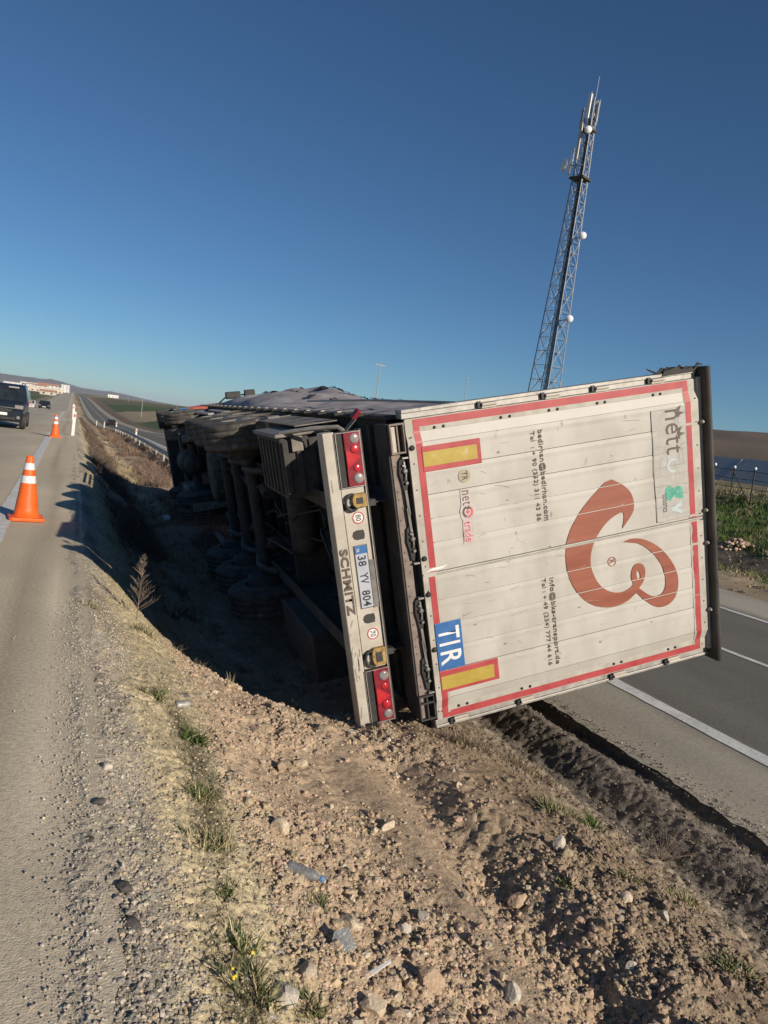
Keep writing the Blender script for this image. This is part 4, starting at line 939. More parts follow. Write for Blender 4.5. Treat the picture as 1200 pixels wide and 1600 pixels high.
# ------------------------------------------------------------------ lattice tower
def tower(x, y, zb, H, s0, s1, rz):
    o = empty('lattice_tower', (x, y, zb), rz, label='tall galvanised lattice telecom tower with antennas rising behind the trailer', cat='tower')
    o.rotation_euler = (Matrix.Rotation(math.radians(1.6), 4, Vector((-math.sin(math.radians(33)), -math.cos(math.radians(33)), 0))).inverted() @ Matrix.Rotation(rz, 4, 'Z')).to_euler()
    def c(i, t):
        q = (s0*(1-t)+s1*t)/2; return Vector(((-q, q, q, -q)[i], (-q, -q, q, q)[i], H*t))
    for i in range(4): part(MB().tube([c(i, 0), c(i, 1)], .042, 5), 'tower_leg', 'galv', o)
    hs = []; t = 0.
    while t < .995:
        hs.append(t); t += (.60*(s0*(1-t)+s1*t)+.12)/H
    hs.append(1.)
    for i in range(4):
        b = MB(); j = (i+1) % 4
        for k in range(len(hs)-1):
            a0, a1, b0, b1 = c(i, hs[k]), c(i, hs[k+1]), c(j, hs[k]), c(j, hs[k+1])
            b.tube([a0, b0], .022, 3, False)
            if k % 2 == 0: b.tube([a0, (a1+b1)/2], .024, 3, False); b.tube([b0, (a1+b1)/2], .024, 3, False)
            else: b.tube([(a0+b0)/2, a1], .024, 3, False); b.tube([(a0+b0)/2, b1], .024, 3, False)
        part(b, 'lattice_bracing', 'galv', o)
    b = MB(); b.box(-.22, .22, .05, .12, 0, H*.93)
    lad = MB()
    for q in (-.2, .2): lad.tube([(q, .1, 0), (q*.5, .03, H)], .02, 4, False)
    for k in range(int(H/.3)): lad.tube([(-.2, .1, k*.3), (.2, .1, k*.3)], .012, 3, False)
    part(lad, 'ladder', 'grey', o)
    cb_ = MB()
    for q in (-.12, -.04, .05, .13): cb_.tube([(q, .16, 0), (q*.6, .06, H*.95)], .028, 5, False)
    part(cb_, 'feeder_cables', 'black', o)
    # platform, panel antennas, dishes
    part(MB().box(-.6, .6, -.6, .6, H*.785, H*.79), 'platform', 'roofcap', o)
    part(MB().box(-.45, .45, -.45, .45, H*.915, H*.92), 'platform', 'roofcap', o)
    hd = Vector((math.sin(-rz), 0, 0))
    def panel(px, py, z0, h, mat='antenna', wd=.24): 
        a = part(MB().box(px-wd/2, px+wd/2, py-.06, py+.06, z0, z0+h), 'panel_antenna', mat, o, bevel=.02)
        part(MB().tube([(px, py+.1, z0-.2), (px, py+.1, z0+h+.2)], .03, 5), 'antenna_pipe', 'galv', a)
    panel(-.05, -.42, H*.945, 1.7, wd=.28); panel(-.65, -.1, H*.925, 1.4, 'grey', .14); panel(.45, .1, H*.94, 1.4, 'galv', .1)
    panel(-.28, -.55, H*.835, 2.5, 'beige', .2); panel(-1.05, .1, H*.835, 1.0, 'antenna', .16); panel(-1.15, .1, H*.80+.2, .9, 'beige', .14); panel(.05, .45, H*.935, 1.4, 'grey', .16)
    def dish(px, py, z, r, d):
        dd = Vector(d).normalized(); a = part(MB().lathe((px, py, z), dd, [(-.05, r*.5), (-.02, r*.8), (.1, r), (.16, r), (.2, r*.9), (.24, .01)], 20), 'dish_antenna', 'antenna', o)
        part(MB().tube([(px, py, z), (0, 0, z-.05)], .04, 5), 'dish_mount', 'galv', a)
    dish(-1.35, -.2, H*.80+.75, .46, (-.6, -.8, 0)); dish(1.35, -.5, H*.625, .27, (.5, -.85, 0)); dish(1.45, -.5, H*.40, .27, (.5, -.85, 0)); dish(.3, -.5, H*.91, .27, (.5, -.85, 0))
    part(MB().tube([(.15, 0, H), (.15, 0, H+1.6)], .025, 5).tube([(-.25, .2, H-.2), (-.25, .2, H+.5)], .03, 5), 'whip_antenna', 'galv', o)
TOWER = (32.6, 50.13, 0.9, 26.4)
tower(TOWER[0], TOWER[1], TOWER[2], TOWER[3], 1.95, .50, math.radians(-66))

# ------------------------------------------------------------------ poles, fence, town
def upole(x, y, h, label, arm=1.2, group='distant roadside poles'):
    o = empty('utility_pole', (x, y, gz(x, y)-.2), .3, label=label, cat='utility pole', group=group)
    part(MB().tube([(0, 0, 0), (0, 0, h)], [.14, .09], 6), 'pole', 'alu', o)
    part(MB().box(-arm, arm, -.06, .06, h-.35, h-.22), 'crossarm', 'alu', o)
    for q in (-arm*.9, 0, arm*.9): part(MB().lathe((q, 0, h-.22), (0, 0, 1), [(0, .06), (.2, .08), (.3, .03)], 6), 'insulator', 'grey', o)
def at_az(az, r): a = math.radians(az); return r*math.sin(a), r*math.cos(a)
for az, r, h, lb in ((4.55, 330, 9., 'tallest distant utility pole standing left of the overturned truck'), (6.9, 560, 9, 'faint distant utility pole in the green field, nearer the pole cluster'), (9.1, 600, 9, 'faint distant utility pole just left of the truck wreck'), (9.35, 640, 9, 'faint distant utility pole beside its twin left of the truck wreck'), (3.6, 700, 7, 'tiny utility pole beside the far end of the roads')):
    x, y = at_az(az, r); upole(x, y, h, lb)
x, y = at_az(21.1, 150); upole(x, y, 15.2, 'double-armed pole showing above the middle of the trailer', 1.4)
x, y = at_az(27.6, 210); upole(x, y, 19.5, 'faint thin pole right of the double-armed pole above the trailer', .5)
def fence():
    o = empty('wire_fence', (36.5, 0, 0), label='dark wire mesh fence with round-topped posts along the green bank', cat='fence')
    ys = np.arange(12, 60, 1.5); base = [gz(36.5, y) for y in ys]
    for y, z in zip(ys, base):
        p = part(MB().tube([(0, y, z-.3), (0, y, z+1.85)], .05, 6), 'fence_post', 'dark', o)
        part(MB().lathe((0, y, z+1.85), (0, 0, 1), [(0, .05), (.06, .09), (.14, .07), (.17, .01)], 8), 'post_cap', 'antenna', p)
    for h in (.25, .75, 1.25, 1.75):
        part(MB().tube([(-.05, y, z+h) for y, z in zip(ys, base)], .022, 4), 'fence_rail', 'dark', o)
    b = MB()
    for (ya, za), (yb, zb) in zip(zip(ys[:-1], base[:-1]), zip(ys[1:], base[1:])):
        for k in range(12):
            t = k/12; y = ya*(1-t)+yb*t; z = za*(1-t)+zb*t; b.tube([(-.04, y, z+.1), (-.04, y, z+1.75)], .006, 3, False)
    part(b, 'mesh_wires', 'dark', o, kind='stuff')
    part(MB().tube([(0, ys[15], base[15]+1.6), (0, ys[15]-1.3, base[15]+.1)], .035, 5), 'fence_brace', 'dark', o)
fence()
# rows of blue-grey panels behind the fence
rs = random.Random(31)
pmatb = pmat('blue_grey_panels', (.40, .385, .37), (.48, .46, .44), scale=.5, rough=.95, spec=.1)
sol = bpy.data.objects.new('solar_panel_row', None)
def panelrow(x, label):
    o = empty('solar_panel_row', (x, 0, 0), label=label, cat='solar panels', group='panel rows behind the fence')
    for k in range(10):
        y = 14+k*5.2; z = gz(x, y)
        part(MB().add([(-.9, y, z+.5), (-.9, y+5, z+.5), (.9, y+5, z+2.1), (.9, y, z+2.1), (-.9, y, z+.45), (-.9, y+5, z+.45), (.9, y+5, z+2.05), (.9, y, z+2.05)], [(0, 1, 2, 3), (7, 6, 5, 4), (0, 4, 5, 1), (1, 5, 6, 2), (2, 6, 7, 3), (3, 7, 4, 0)]), 'panel', pmatb, o)
        part(MB().tube([(.6, y+2.5, z-.2), (.6, y+2.5, z+1.8)], .05, 5), 'panel_support', 'alu', o)
panelrow(42, 'first row of dark blue panels just behind the wire fence'); panelrow(48, 'second row of dark blue panels farther behind the fence')

def building(az, r, wd, dp, h, wall, roof, label, flat=False, floors=1):
    r *= 1.45; x, y = at_az(az, r); z = gz(x, y)-.5; o = empty('building', (x, y, z), math.radians(rs.uniform(-12, 12)), label=label, cat='building', group='white buildings of the distant town')
    part(MB().box(-wd/2, wd/2, -dp/2, dp/2, 0, h), 'wall', wall, o)
    if flat: part(MB().box(-wd/2-.3, wd/2+.3, -dp/2-.3, dp/2+.3, h, h+.5), 'roof', wall, o)
    else: part(MB().prism([(-dp/2-.4, h), (dp/2+.4, h), (0, h+dp*.22)], -wd/2-.4, wd/2+.4, lambda a, b, c: (c, a, b)), 'roof', roof, o)
    n = max(2, int(wd/5))
    for f in range(floors):
        for k in range(n):
            q = -wd/2+wd*(k+.5)/n; part(MB().box(q-.7, q+.7, -dp/2-.06, -dp/2+.05, f*3+1.2, f*3+2.6), 'window', 'glass', o)
building(-3.35, 760, 34, 14, 7, 'bluehouse', 'bluehouse', 'leftmost long white building of the distant town', True, 2)
building(-2.75, 820, 20, 12, 9.5, 'bluehouse', 'bluehouse', 'taller white block behind the long white shed of the town', True, 3)
building(-2.3, 800, 26, 12, 6.5, 'bluehouse', 'tilered', 'white building with pitched roof in the middle of the town', False, 2)
building(-2.05, 640, 44, 12, 5.0, 'beige', 'beige', 'long low beige building in front of the white town buildings', True, 1)
building(-1.6, 850, 30, 14, 9, 'bluehouse', 'tilered', 'white building with red-brown roof right of the middle of the town', False, 3)
building(-1.15, 700, 9, 9, 6, 'bluehouse', 'bluehouse', 'small bright white house at the right end of the beige building', True, 2)
building(-1.55, 480, 12, 7, 3.2, 'beige', 'tilered', 'low tan building on the slope below the town', False, 1)
building(-.75, 900, 12, 10, 7, 'bluehouse', 'bluehouse', 'white house near the road at the right edge of the town', True, 2)
building(-.5, 980, 12, 10, 13, 'bluehouse', 'bluehouse', 'tall pale building beside the far end of the road', True, 4)
building(2.55, 900, 16, 9, 4.5, 'bluehouse', 'bluehouse', 'small white farm building alone in the green plain', True, 1)

# ------------------------------------------------------------------ rubble, stones, clods
_t = (1+5**.5)/2
ICO_V = np.array([(-1,_t,0),(1,_t,0),(-1,-_t,0),(1,-_t,0),(0,-1,_t),(0,1,_t),(0,-1,-_t),(0,1,-_t),(_t,0,-1),(_t,0,1),(-_t,0,-1),(-_t,0,1)])/math.hypot(1, _t)
ICO_F = np.array([(0,11,5),(0,5,1),(0,1,7),(0,7,10),(0,10,11),(1,5,9),(5,11,4),(11,10,2),(10,7,6),(7,1,8),(3,9,4),(3,4,2),(3,2,6),(3,6,8),(3,8,9),(4,9,5),(2,4,11),(6,2,10),(8,6,7),(9,8,1)])
def subdiv(V, Fc):
    V = [tuple(p) for p in V]; mid = {}; F2 = []
    def m(a, b):
        k = (min(a, b), max(a, b))
        if k not in mid:
            p = np.array(V[a])+np.array(V[b]); V.append(tuple(p/np.linalg.norm(p))); mid[k] = len(V)-1
        return mid[k]
    for a, b, c in Fc:
        x, y, z = m(a, b), m(b, c), m(c, a); F2 += [(a, x, z), (b, y, x), (c, z, y), (x, y, z)]
    return np.array(V), np.array(F2)
ICO2_V, ICO2_F = subdiv(ICO_V, ICO_F)
def stones(name, P, size, C, mat, hi=False, sink=.25, flat=(.55, .9), jit=.28, **k):
    V0, F0 = (ICO2_V, ICO2_F) if hi else (ICO_V, ICO_F); n = len(P); m = len(V0)
    sc = np.stack([size*rng.uniform(.7, 1.25, n), size*rng.uniform(.7, 1.25, n), size*rng.uniform(flat[0], flat[1], n)], 1)
    V = V0[None]*(1+rng.uniform(-jit, jit, (n, m, 1)))
    # random 3d rotation before flattening
    q = rng.normal(size=(n, 4)); q /= np.linalg.norm(q, axis=1)[:, None]; a, b, c, d = q.T
    Rm = np.stack([1-2*(c*c+d*d), 2*(b*c-a*d), 2*(b*d+a*c), 2*(b*c+a*d), 1-2*(b*b+d*d), 2*(c*d-a*b), 2*(b*d-a*c), 2*(c*d+a*b), 1-2*(b*b+c*c)], 1).reshape(n, 3, 3)
    V = np.einsum('nij,nmj->nmi', Rm, V)*sc[:, None, :]*.5
    V = V+P[:, None, :]; V[:, :, 2] += (size*(.5-sink)*.7)[:, None]
    Fc = (F0[None]+(np.arange(n)*m)[:, None, None]).reshape(-1, 3)
    col = np.repeat(C, m, 0)
    return np_mesh(name, V.reshape(-1, 3), Fc, mat, col=col, smooth=False, **k)
def scatter(n, x0, x1, y0, y1, dens=None):
    """positions biased to the near ground"""
    out = []; tot = 0
    while tot < n:
        X = rng.uniform(x0, x1, 4*n); u = rng.random(4*n); Y = y0*(y1/y0)**u
        k = rng.random(4*n) < (dens(X, Y) if dens else 1); out.append(np.stack([X[k], Y[k]], 1)); tot += k.sum()
    P = np.vstack(out)[:n]; z = G(P[:, 0], P[:, 1]); return np.column_stack([P, z])
def tint(n, base, var, alt=None, pa=0.0):
    C = np.array(base)[None]*(1+rng.uniform(-var, var, (n, 1)))*(1+rng.uniform(-.06, .06, (n, 3)))
    if alt is not None:
        k = rng.random(n) < pa; C[k] = np.array(alt)[None]*(1+rng.uniform(-var, var, (k.sum(), 1)))
    return np.clip(C, .01, .85)
def lump(X, Y): return np.clip(.5+1.1*fbm(X*1.6, Y*1.6, 101, 3), .05, 1)*(1-.85*np.exp(-((X-2.02-.03*np.sin(Y*2))/.15)**2))*(1-.6*sstep(.05, .35, fbm(X*1.9, Y*1.3, 19, 3)))
n = 22000; P = scatter(n, .9, 3.9, 1.7, 7.5, lump); s_ = .004+.016*rng.random(n)**3+.005*rng.random(n)
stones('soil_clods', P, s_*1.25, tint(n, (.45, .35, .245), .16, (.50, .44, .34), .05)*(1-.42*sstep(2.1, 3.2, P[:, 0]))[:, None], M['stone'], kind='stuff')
n = 1700; P = scatter(n, 1.0, 3.8, 1.7, 6.5, lump); s_ = .020+.040*rng.random(n)**3
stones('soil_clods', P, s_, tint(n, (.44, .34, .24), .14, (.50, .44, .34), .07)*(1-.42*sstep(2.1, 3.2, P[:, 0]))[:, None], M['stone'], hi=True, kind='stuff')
n = 13000; P = scatter(n, .28, 1.15, 1.5, 8.5); s_ = .005+.014*rng.random(n)**3
stones('gravel', P, s_, tint(n, (.48, .40, .27), .25, (.30, .28, .25), .25), M['stone'], kind='stuff')
n = 14000; P = scatter(n, -.35, .55, 1.4, 7, lambda X, Y: np.clip(.015+sstep(-.06, .2, X), 0, 1)*(.35+.65*lump(X, Y))); P[:, 2] = np.maximum(P[:, 2], 0.004+z1(P[:, 1])*0); k_ = P[:, 0] > .2; P[k_, 2] = G(P[k_, 0], P[k_, 1])
s_ = .0035+.012*rng.random(n)**4
stones('gravel', P, s_, tint(n, (.45, .405, .33), .2, (.33, .30, .26), .2), M['stone'], kind='stuff')
n = 5500; P = scatter(n, 3.7, 5.1, 1.7, 11, lambda X, Y: .35+.65*lump(X, Y)); k_ = P[:, 0] > 4.93; P[k_, 2] = -.895; s_ = .007+.022*rng.random(n)**3
stones('tar_lumps', P, s_, tint(n, (.17, .15, .125), .3, (.30, .26, .21), .25), M['stone'], kind='stuff')
n = 2600; P = scatter(n, 14.6, 24, 9, 32); s_ = .02+.08*rng.random(n)**4
stones('verge_stones', P, s_, tint(n, (.33, .27, .19), .3), M['stone'], kind='stuff')
pr_ = rng.normal(size=(80, 2))*[.28, .28]+[24.4, 22.4]; P = np.column_stack([pr_, G(pr_[:, 0], pr_[:, 1])+.30*np.exp(-((pr_[:, 0]-24.4)**2+(pr_[:, 1]-22.4)**2)/.2)])
o = stones('rubble_heap', P, .08+.10*rng.random(80), tint(80, (.50, .36, .27), .2), M['stone'], kind='stuff', label='small heap of pale rubble in the dark gully across the road', cat='rubble'); 

# individually placed rocks: (px-derived) x, y, size, colour, label
ROCKS = []
# ---- PLACED
def rock(x, y, size, col, label, flat=.75, seed=0, dz=.3):
    r_ = np.random.default_rng(seed+50); V, F_ = subdiv(ICO2_V, ICO2_F); V = V.copy()
    for k in range(9):                                   # facet it with random cutting planes
        nn = r_.normal(size=3); nn /= np.linalg.norm(nn); d = r_.uniform(.48, .86); t_ = V @ nn; V = V-np.maximum(t_-d, 0)[:, None]*nn
    V = V*(1+r_.uniform(-.035, .035, (len(V), 1)))*np.array([[1, r_.uniform(.6, .9), flat]])*size*.52
    a = r_.uniform(0, 6.28); ca, sa = math.cos(a), math.sin(a); V = np.stack([V[:, 0]*ca-V[:, 1]*sa, V[:, 0]*sa+V[:, 1]*ca, V[:, 2]], 1)
    o = np_mesh('rock', V, F_, M['stone'], col=np.tile(np.array([col]), (len(V), 1)), label=label, cat='rock', group='larger rocks lying in the median')
    o.location = (x, y, gz(x, y)+size*flat*(dz-.14)); return o
cA, cB, cC = (.50, .42, .31), (.42, .31, .215), (.47, .43, .36)
rock(1.156, 3.646, .115, cA, 'pale egg-shaped rock with a long dark shadow, between the gravel strip and the soil', .9, 1, .42)
rock(1.932, 3.961, .13, cA, 'pale split rock on the soil below the trailer bumper, right of the egg-shaped rock', .6, 2)
rock(1.609, 4.757, .10, cA, 'flat cream rock high on the soil, right one of a close pair', .6, 3)
rock(1.43, 4.601, .12, cB, 'brown rock, left one of a close pair high on the soil', .75, 4, .4)
rock(1.306, 2.932, .12, cA, 'tan slab-like rock just above the broken plastic pieces', .5, 5)
rock(2.855, 3.528, .11, cC, 'grey angular rock near the green tufts on the right', .8, 6, .42)
rock(2.399, 3.221, .15, cB, 'reddish-brown clod with a broad shadow, right of the middle of the soil', .7, 7)
rock(1.76, 3.087, .085, cC, 'round white stone in the middle of the soil', .8, 8)
rock(1.603, 2.976, .075, cC, 'small pale stone just left of the round white stone', .8, 9)
rock(1.542, 2.583, .13, cB, 'large brown clod at the lower middle, right of the broken plastic', .75, 10)
rock(1.912, 2.521, .09, cC, 'cream pointed stone at the lower edge, right of the large brown clod', .9, 11, .42)
rock(1.202, 2.397, .10, cA, 'pale wedge rock at the very bottom below the broken plastic', .9, 12, .4)
rock(.97, 2.519, .10, cA, 'square tan rock left of the broken plastic pieces', .55, 13)
rock(2.587, 2.548, .08, cC, 'pale stone low on the right part of the soil', .8, 14)
rock(3.043, 2.837, .07, cC, 'small whitish stone farthest right among the soil clods', .8, 15)
rock(2.922, 2.999, .08, cA, 'upright pale stone with its own shadow, right of the reddish clod', 1.0, 16, .42)
rock(.834, 2.362, .13, cC, 'grey-white flat rock at the bottom left beside the yellow flowers', .45, 17)
rock(.274, 3.715, .085, cC, 'light grey flat stone among tar bits at the asphalt edge', .5, 18)
rock(1.317, 4.874, .075, cA, 'small cream rock at the upper left of the soil slope', .7, 19)
rock(2.614, 4.356, .075, cA, 'pale stone on the soil straight below the blue plate', .7, 20)

def ribbons(name, B, D, L, W, C, mat, bend=.35, **k):
    """tapered blades: base points B, directions D, lengths L, widths W"""
    n = len(B); D = D/np.linalg.norm(D, axis=1)[:, None]; side = np.cross(D, np.array([0, 0, 1.])+rng.normal(size=(n, 3))*.5); side /= np.linalg.norm(side, axis=1)[:, None]+1e-9
    g_ = D.copy(); g_[:, 2] = 0; mid = B+D*L[:, None]*.55; tip = B+D*L[:, None]+(g_*bend-np.array([0, 0, 1.])*bend*.5)*L[:, None]*.5
    w_ = W[:, None]*.5; V = np.stack([B-side*w_, B+side*w_, mid+side*w_*.7, mid-side*w_*.7, tip+side*w_*.15, tip-side*w_*.15], 1).reshape(-1, 3)
    i = (np.arange(n)*6)[:, None, None]; Fc = (np.array([[0, 1, 2, 3], [3, 2, 4, 5]])[None]+i).reshape(-1, 4)
    return np_mesh(name, V, Fc, mat, col=np.repeat(C, 6, 0), smooth=False, **k)
def dirs(n, spread): 
    a = rng.uniform(0, 2*np.pi, n); r_ = spread*rng.random(n)**.6; return np.stack([np.cos(a)*r_, np.sin(a)*r_, np.ones(n)], 1)
GREEN, OLIVE, DRY, TWIG = (.07, .115, .03), (.12, .135, .055), (.40, .33, .20), (.13, .095, .07)
def tuft(name, x, y, r_, h, n, col, label, cat, group, spread=.9, wd=.006, alt=DRY, pa=.2):
    z = gz(x, y); kk = 5+int(r_*40); cx_ = rng.normal(size=(kk, 2))*r_*.36; q_ = cx_[rng.integers(0, kk, n)]+rng.normal(size=(n, 2))*r_*.16; B = np.column_stack([q_, np.zeros(n)])
    B[:, 2] = G(x+B[:, 0], y+B[:, 1])-z-.004; D = dirs(n, spread); D[:, :2] += B[:, :2]/max(r_, .01)*.5
    o = ribbons(name, B, D, h*rng.uniform(.4, 1.1, n), wd*rng.uniform(.6, 1.4, n), tint(n, col, .3, alt, pa), M['plant'], label=label, cat=cat, group=group); o.location = (x, y, z); return o
gw = 'green weeds growing in the median'
for x, y, r_, h, n, c, lb, kw in (
    (.646, 4.962, .11, .09, 150, OLIVE, 'grey-green weed nearest the shadow edge on the gravel bank', {}),
    (.812, 4.473, .10, .10, 130, GREEN, 'bright green star-shaped weed at the top of the weedy line', dict(spread=1.6, wd=.010, pa=.05)),
    (.732, 3.705, .12, .08, 150, OLIVE, 'low olive weed second from the top of the weedy line', {}),
    (.717, 3.225, .13, .07, 200, OLIVE, 'wide brownish weed mat in the middle of the weedy line', dict(pa=.5)),
    (.74, 2.889, .09, .06, 90, OLIVE, 'dark olive weed patch just above the brightest tuft in the weedy line', {}),
    (.717, 2.575, .08, .075, 80, GREEN, 'green upright tuft near the bottom of the weedy line', dict(spread=.7, wd=.007, pa=.25)),
    (.706, 2.33, .12, .09, 170, OLIVE, 'dark tangled weed at the bottom edge under the yellow flowers', dict(pa=.4)),
    (3.189, 4.001, .14, .11, 200, GREEN, 'green grass tuft left of the other tuft beside the grey angular rock', dict(spread=.7, pa=.3)),
    (3.52, 4.0, .09, .11, 140, GREEN, 'brightest small grass tuft, right of the larger tuft near the dark berm', dict(spread=.6, pa=.1)),
    (3.091, 3.173, .09, .07, 100, OLIVE, 'faint grass tuft in the right part of the soil above the upright stone', dict(pa=.5)),
    (3.50, 3.1, .12, .09, 130, OLIVE, 'straw-green tuft at the right beside a dark hollow', dict(pa=.6)),
    (1.188, 3.008, .08, .07, 80, OLIVE, 'small faded tuft just right of the plastic bottle', dict(pa=.4)),
    (.947, 2.348, .08, .08, 90, OLIVE, 'pale green tuft at the bottom between the flat rock and the wedge rock', dict(pa=.4)),
    (3.147, 2.446, .13, .08, 150, GREEN, 'green patch at the lower right corner', dict(pa=.3)),
    (2.631, 3.147, .08, .06, 80, GREEN, 'tiny green shoots right of the reddish-brown clod', dict(pa=.3)),
    (.31, 6.761, .12, .05, 110, OLIVE, 'low grey weed on the asphalt edge near the shadow', dict(pa=.5)),
    (3.05, 5.12, .28, .12, 420, TWIG, 'dry brown weed tangle under the lower edge of the trailer', dict(pa=.35, wd=.004)),
    (3.60, 4.95, .30, .12, 420, TWIG, 'dry weeds with a little green right below the trailer corner and blue plate', dict(pa=.35, wd=.004))):
    tuft('weed', x, y, r_, h, n, c, lb, 'weed', gw, **kw)
def firweed(x, y, h):
    z = gz(x, y); o = empty('dry_weed', (x, y, z), label='tall dry fir-shaped weed standing at the edge of the truck shadow', cat='weed')
    part(MB().tube([(0, 0, -.02), (.01, .0, h*.5), (.03, 0, h)], [.005, .0035, .001], 5), 'stem', 'twig', o); rs = random.Random(2); b = MB()
    for k in range(64):
        t = .12+.86*k/64; a = rs.uniform(0, 6.28); l = (.36*(1-t)+.03)*h*rs.uniform(.6, 1.1); p = Vector((.02*t, 0, h*t)); d = Vector((math.cos(a), math.sin(a), .75)).normalized(); e = p+d*l
        b.tube([p, p+d*l*.5+Vector((0, 0, -.005)), e], [.0025, .002, .001], 3, False)
        for j in range(5):
            f = .3+.14*j; q = p+d*l*f; dd = (d+Vector((rs.uniform(-1, 1), rs.uniform(-1, 1), rs.uniform(0, 1)))*.8).normalized(); b.tube([q, q+dd*l*.28], [.0018, .001], 3, False)
    part(b, 'branches', 'twig', o, kind='stuff')
M['twig'] = pmat('dry_twig', (.15, .115, .085), (.26, .20, .15), scale=20, rough=.9)
firweed(.687, 7.196, .62)
tuft('weed', .66, 6.55, .14, .10, 150, OLIVE, 'low grey-green growth at the foot of the tall dry weed', 'weed', gw, pa=.4)
def twigbush(x, y, h, label):
    z = gz(x, y); rs = random.Random(8); b = MB()
    for k in range(26):
        a = rs.uniform(0, 6.28); p = Vector((0, 0, 0)); d = Vector((math.cos(a)*rs.uniform(.3, 1.4), math.sin(a)*rs.uniform(.3, 1.4), 1)).normalized(); pts = [p]
        for j in range(4): d = (d+Vector((rs.uniform(-.3, .3), rs.uniform(-.3, .3), rs.uniform(-.2, .1)))).normalized(); pts.append(pts[-1]+d*h*.25)
        b.tube(pts, [.003, .0025, .002, .0015, .001], 3, False)
        for q in pts[2:]: b.tube([q, q+Vector((rs.uniform(-1, 1), rs.uniform(-1, 1), rs.uniform(-.2, 1))).normalized()*h*.2], [.0015, .001], 3, False)
    o = b.build('dry_twig_bush', M['twig'], label=label, cat='shrub'); o.location = (x, y, z)
twigbush(4.02, 3.85, .26, 'leafless pale twig bush on the dark berm at the right')
# yellow flowers
fo = empty('yellow_flower', (.651, 2.30, gz(.651, 2.30)), label='small weed with yellow flower heads at the bottom edge of the gravel', cat='flower')
M['petal'] = pmat('yellow_petal', (.65, .48, .02), (.75, .58, .04), scale=30, rough=.6); M['leaf'] = pmat('leaf_green', GREEN, OLIVE, scale=20, rough=.7)
rs = random.Random(4)
for k in range(6):
    x, y, h = rs.uniform(-.05, .05), rs.uniform(-.05, .05), rs.uniform(.06, .11)
    st_ = part(MB().tube([(x*.4, y*.4, 0), (x, y, h)], .0015, 4), 'stem', 'leaf', fo)
    part(MB().lathe((x, y, h), (.2, -.4, 1), [(0, .002), (.002, .006), (.004, .005), (.005, .001)], 9), 'flower_head', 'petal', st_)
# litter
def litter(name, mb, mat, x, y, rz, label, cat, dz=0., tilt=(0, 0), **k):
    o = mb.build(name, M[mat], label=label, cat=cat, **k); o.location = (x, y, gz(x, y)+dz); o.rotation_euler = (tilt[0], tilt[1], rz); return o
bo = empty('plastic_bottle', (1.165, 3.214, gz(1.165, 3.214)+.028), label='crushed clear plastic bottle with blue cap lying on the soil', cat='bottle'); bo.rotation_euler = (.12, .1, math.radians(-38))
part(MB().lathe((-.09, 0, 0), (1, 0, 0), [(0, .018), (.006, .027), (.03, .029), (.05, .022), (.075, .028), (.10, .023), (.125, .027), (.15, .02), (.165, .012), (.178, .0115)], 18), 'bottle_body', 'pet', bo)
part(MB().lathe((.086, 0, 0), (1, 0, 0), [(0, .015), (.016, .015), (.018, .012)], 14), 'bottle_cap', 'bluecap', bo)
litter('plastic_fragment', MB().add([(-.045, -.05, 0), (.03, -.045, .01), (.06, .05, .05), (-.02, .075, .045), (-.075, .03, .03), (-.07, -.05, .004), (.05, -.06, .014), (.06, .05, .054), (-.02, .075, .049), (-.075, .03, .034)], [(0, 4, 3, 2, 1), (5, 6, 7, 8, 9), (0, 1, 6, 5), (1, 2, 7, 6), (2, 3, 8, 7), (3, 4, 9, 8), (4, 0, 5, 9)]), 'pet', 1.203, 2.735, .3, 'broken clear plastic piece, squarish one above the long splinter', 'plastic fragment', .004, (.35, -.3)).scale = (.72, .72, .72)
litter('plastic_fragment', MB().add([(-.11, -.012, 0), (.1, .0, .02), (.11, .012, .022), (-.09, .016, .004), (-.11, -.012, .004), (.1, .0, .024), (.11, .012, .026), (-.09, .016, .008)], [(0, 3, 2, 1), (4, 5, 6, 7), (0, 1, 5, 4), (1, 2, 6, 5), (2, 3, 7, 6), (3, 0, 4, 7)]), 'whitepaint', 1.30, 2.63, .35, 'long whitish plastic splinter below the squarish clear piece', 'plastic fragment', .014)
litter('litter_scrap', MB().prism([(-.10, -.06), (.03, -.08), (.10, .0), (.04, .08), (-.08, .05)], 0, .01), 'paperblue', 2.422, 20.0, .3, 'small pale blue scrap lying in the dark ditch', 'litter', .12, (1.0, 0))
litter('litter_scrap', MB().prism([(-.06, -.02), (.06, -.03), (.05, .02), (-.05, .03)], 0, .006), 'stickergrey', 2.25, 15.5, .8, 'thin pale strip of litter in the ditch shadow', 'litter', .03, (.4, 0))
litter('crushed_can', MB().lathe((-.05, 0, .02), (1, .1, 0), [(0, .02), (.01, .03), (.04, .022), (.07, .03), (.1, .02)], 12), 'alu', .824, 5.013, .2, 'crushed silvery can on the gravel bank beside the top weeds', 'can', .0)
litter('stone_chip', MB().prism([(-.04, -.03), (.03, -.035), (.045, .02), (-.02, .035)], 0, .012), 'grey', .86, 5.25, .5, 'flat dark chip just above the crushed can', 'stone chip', .006, (.2, .1))
# tar lumps at the asphalt edge
rs = random.Random(6)
for (x, y, s_, lb) in ((.235, 3.35, .07, 'black tar lump highest along the asphalt edge'), (.30, 2.72, .075, 'cluster-like black tar lump in the middle of the edge gravel'), (.315, 2.52, .08, 'largest black tar lump at the lower left of the gravel'), (.19, 3.05, .045, 'small black tar chip on the asphalt side of the edge')):
    r_ = rock(x, y, s_, (.09, .08, .075), lb, .5, int(s_*1000)); r_.name = 'tar_lump'; r_['category'] = 'tar lump'; r_['group'] = 'black tar lumps by the asphalt edge'
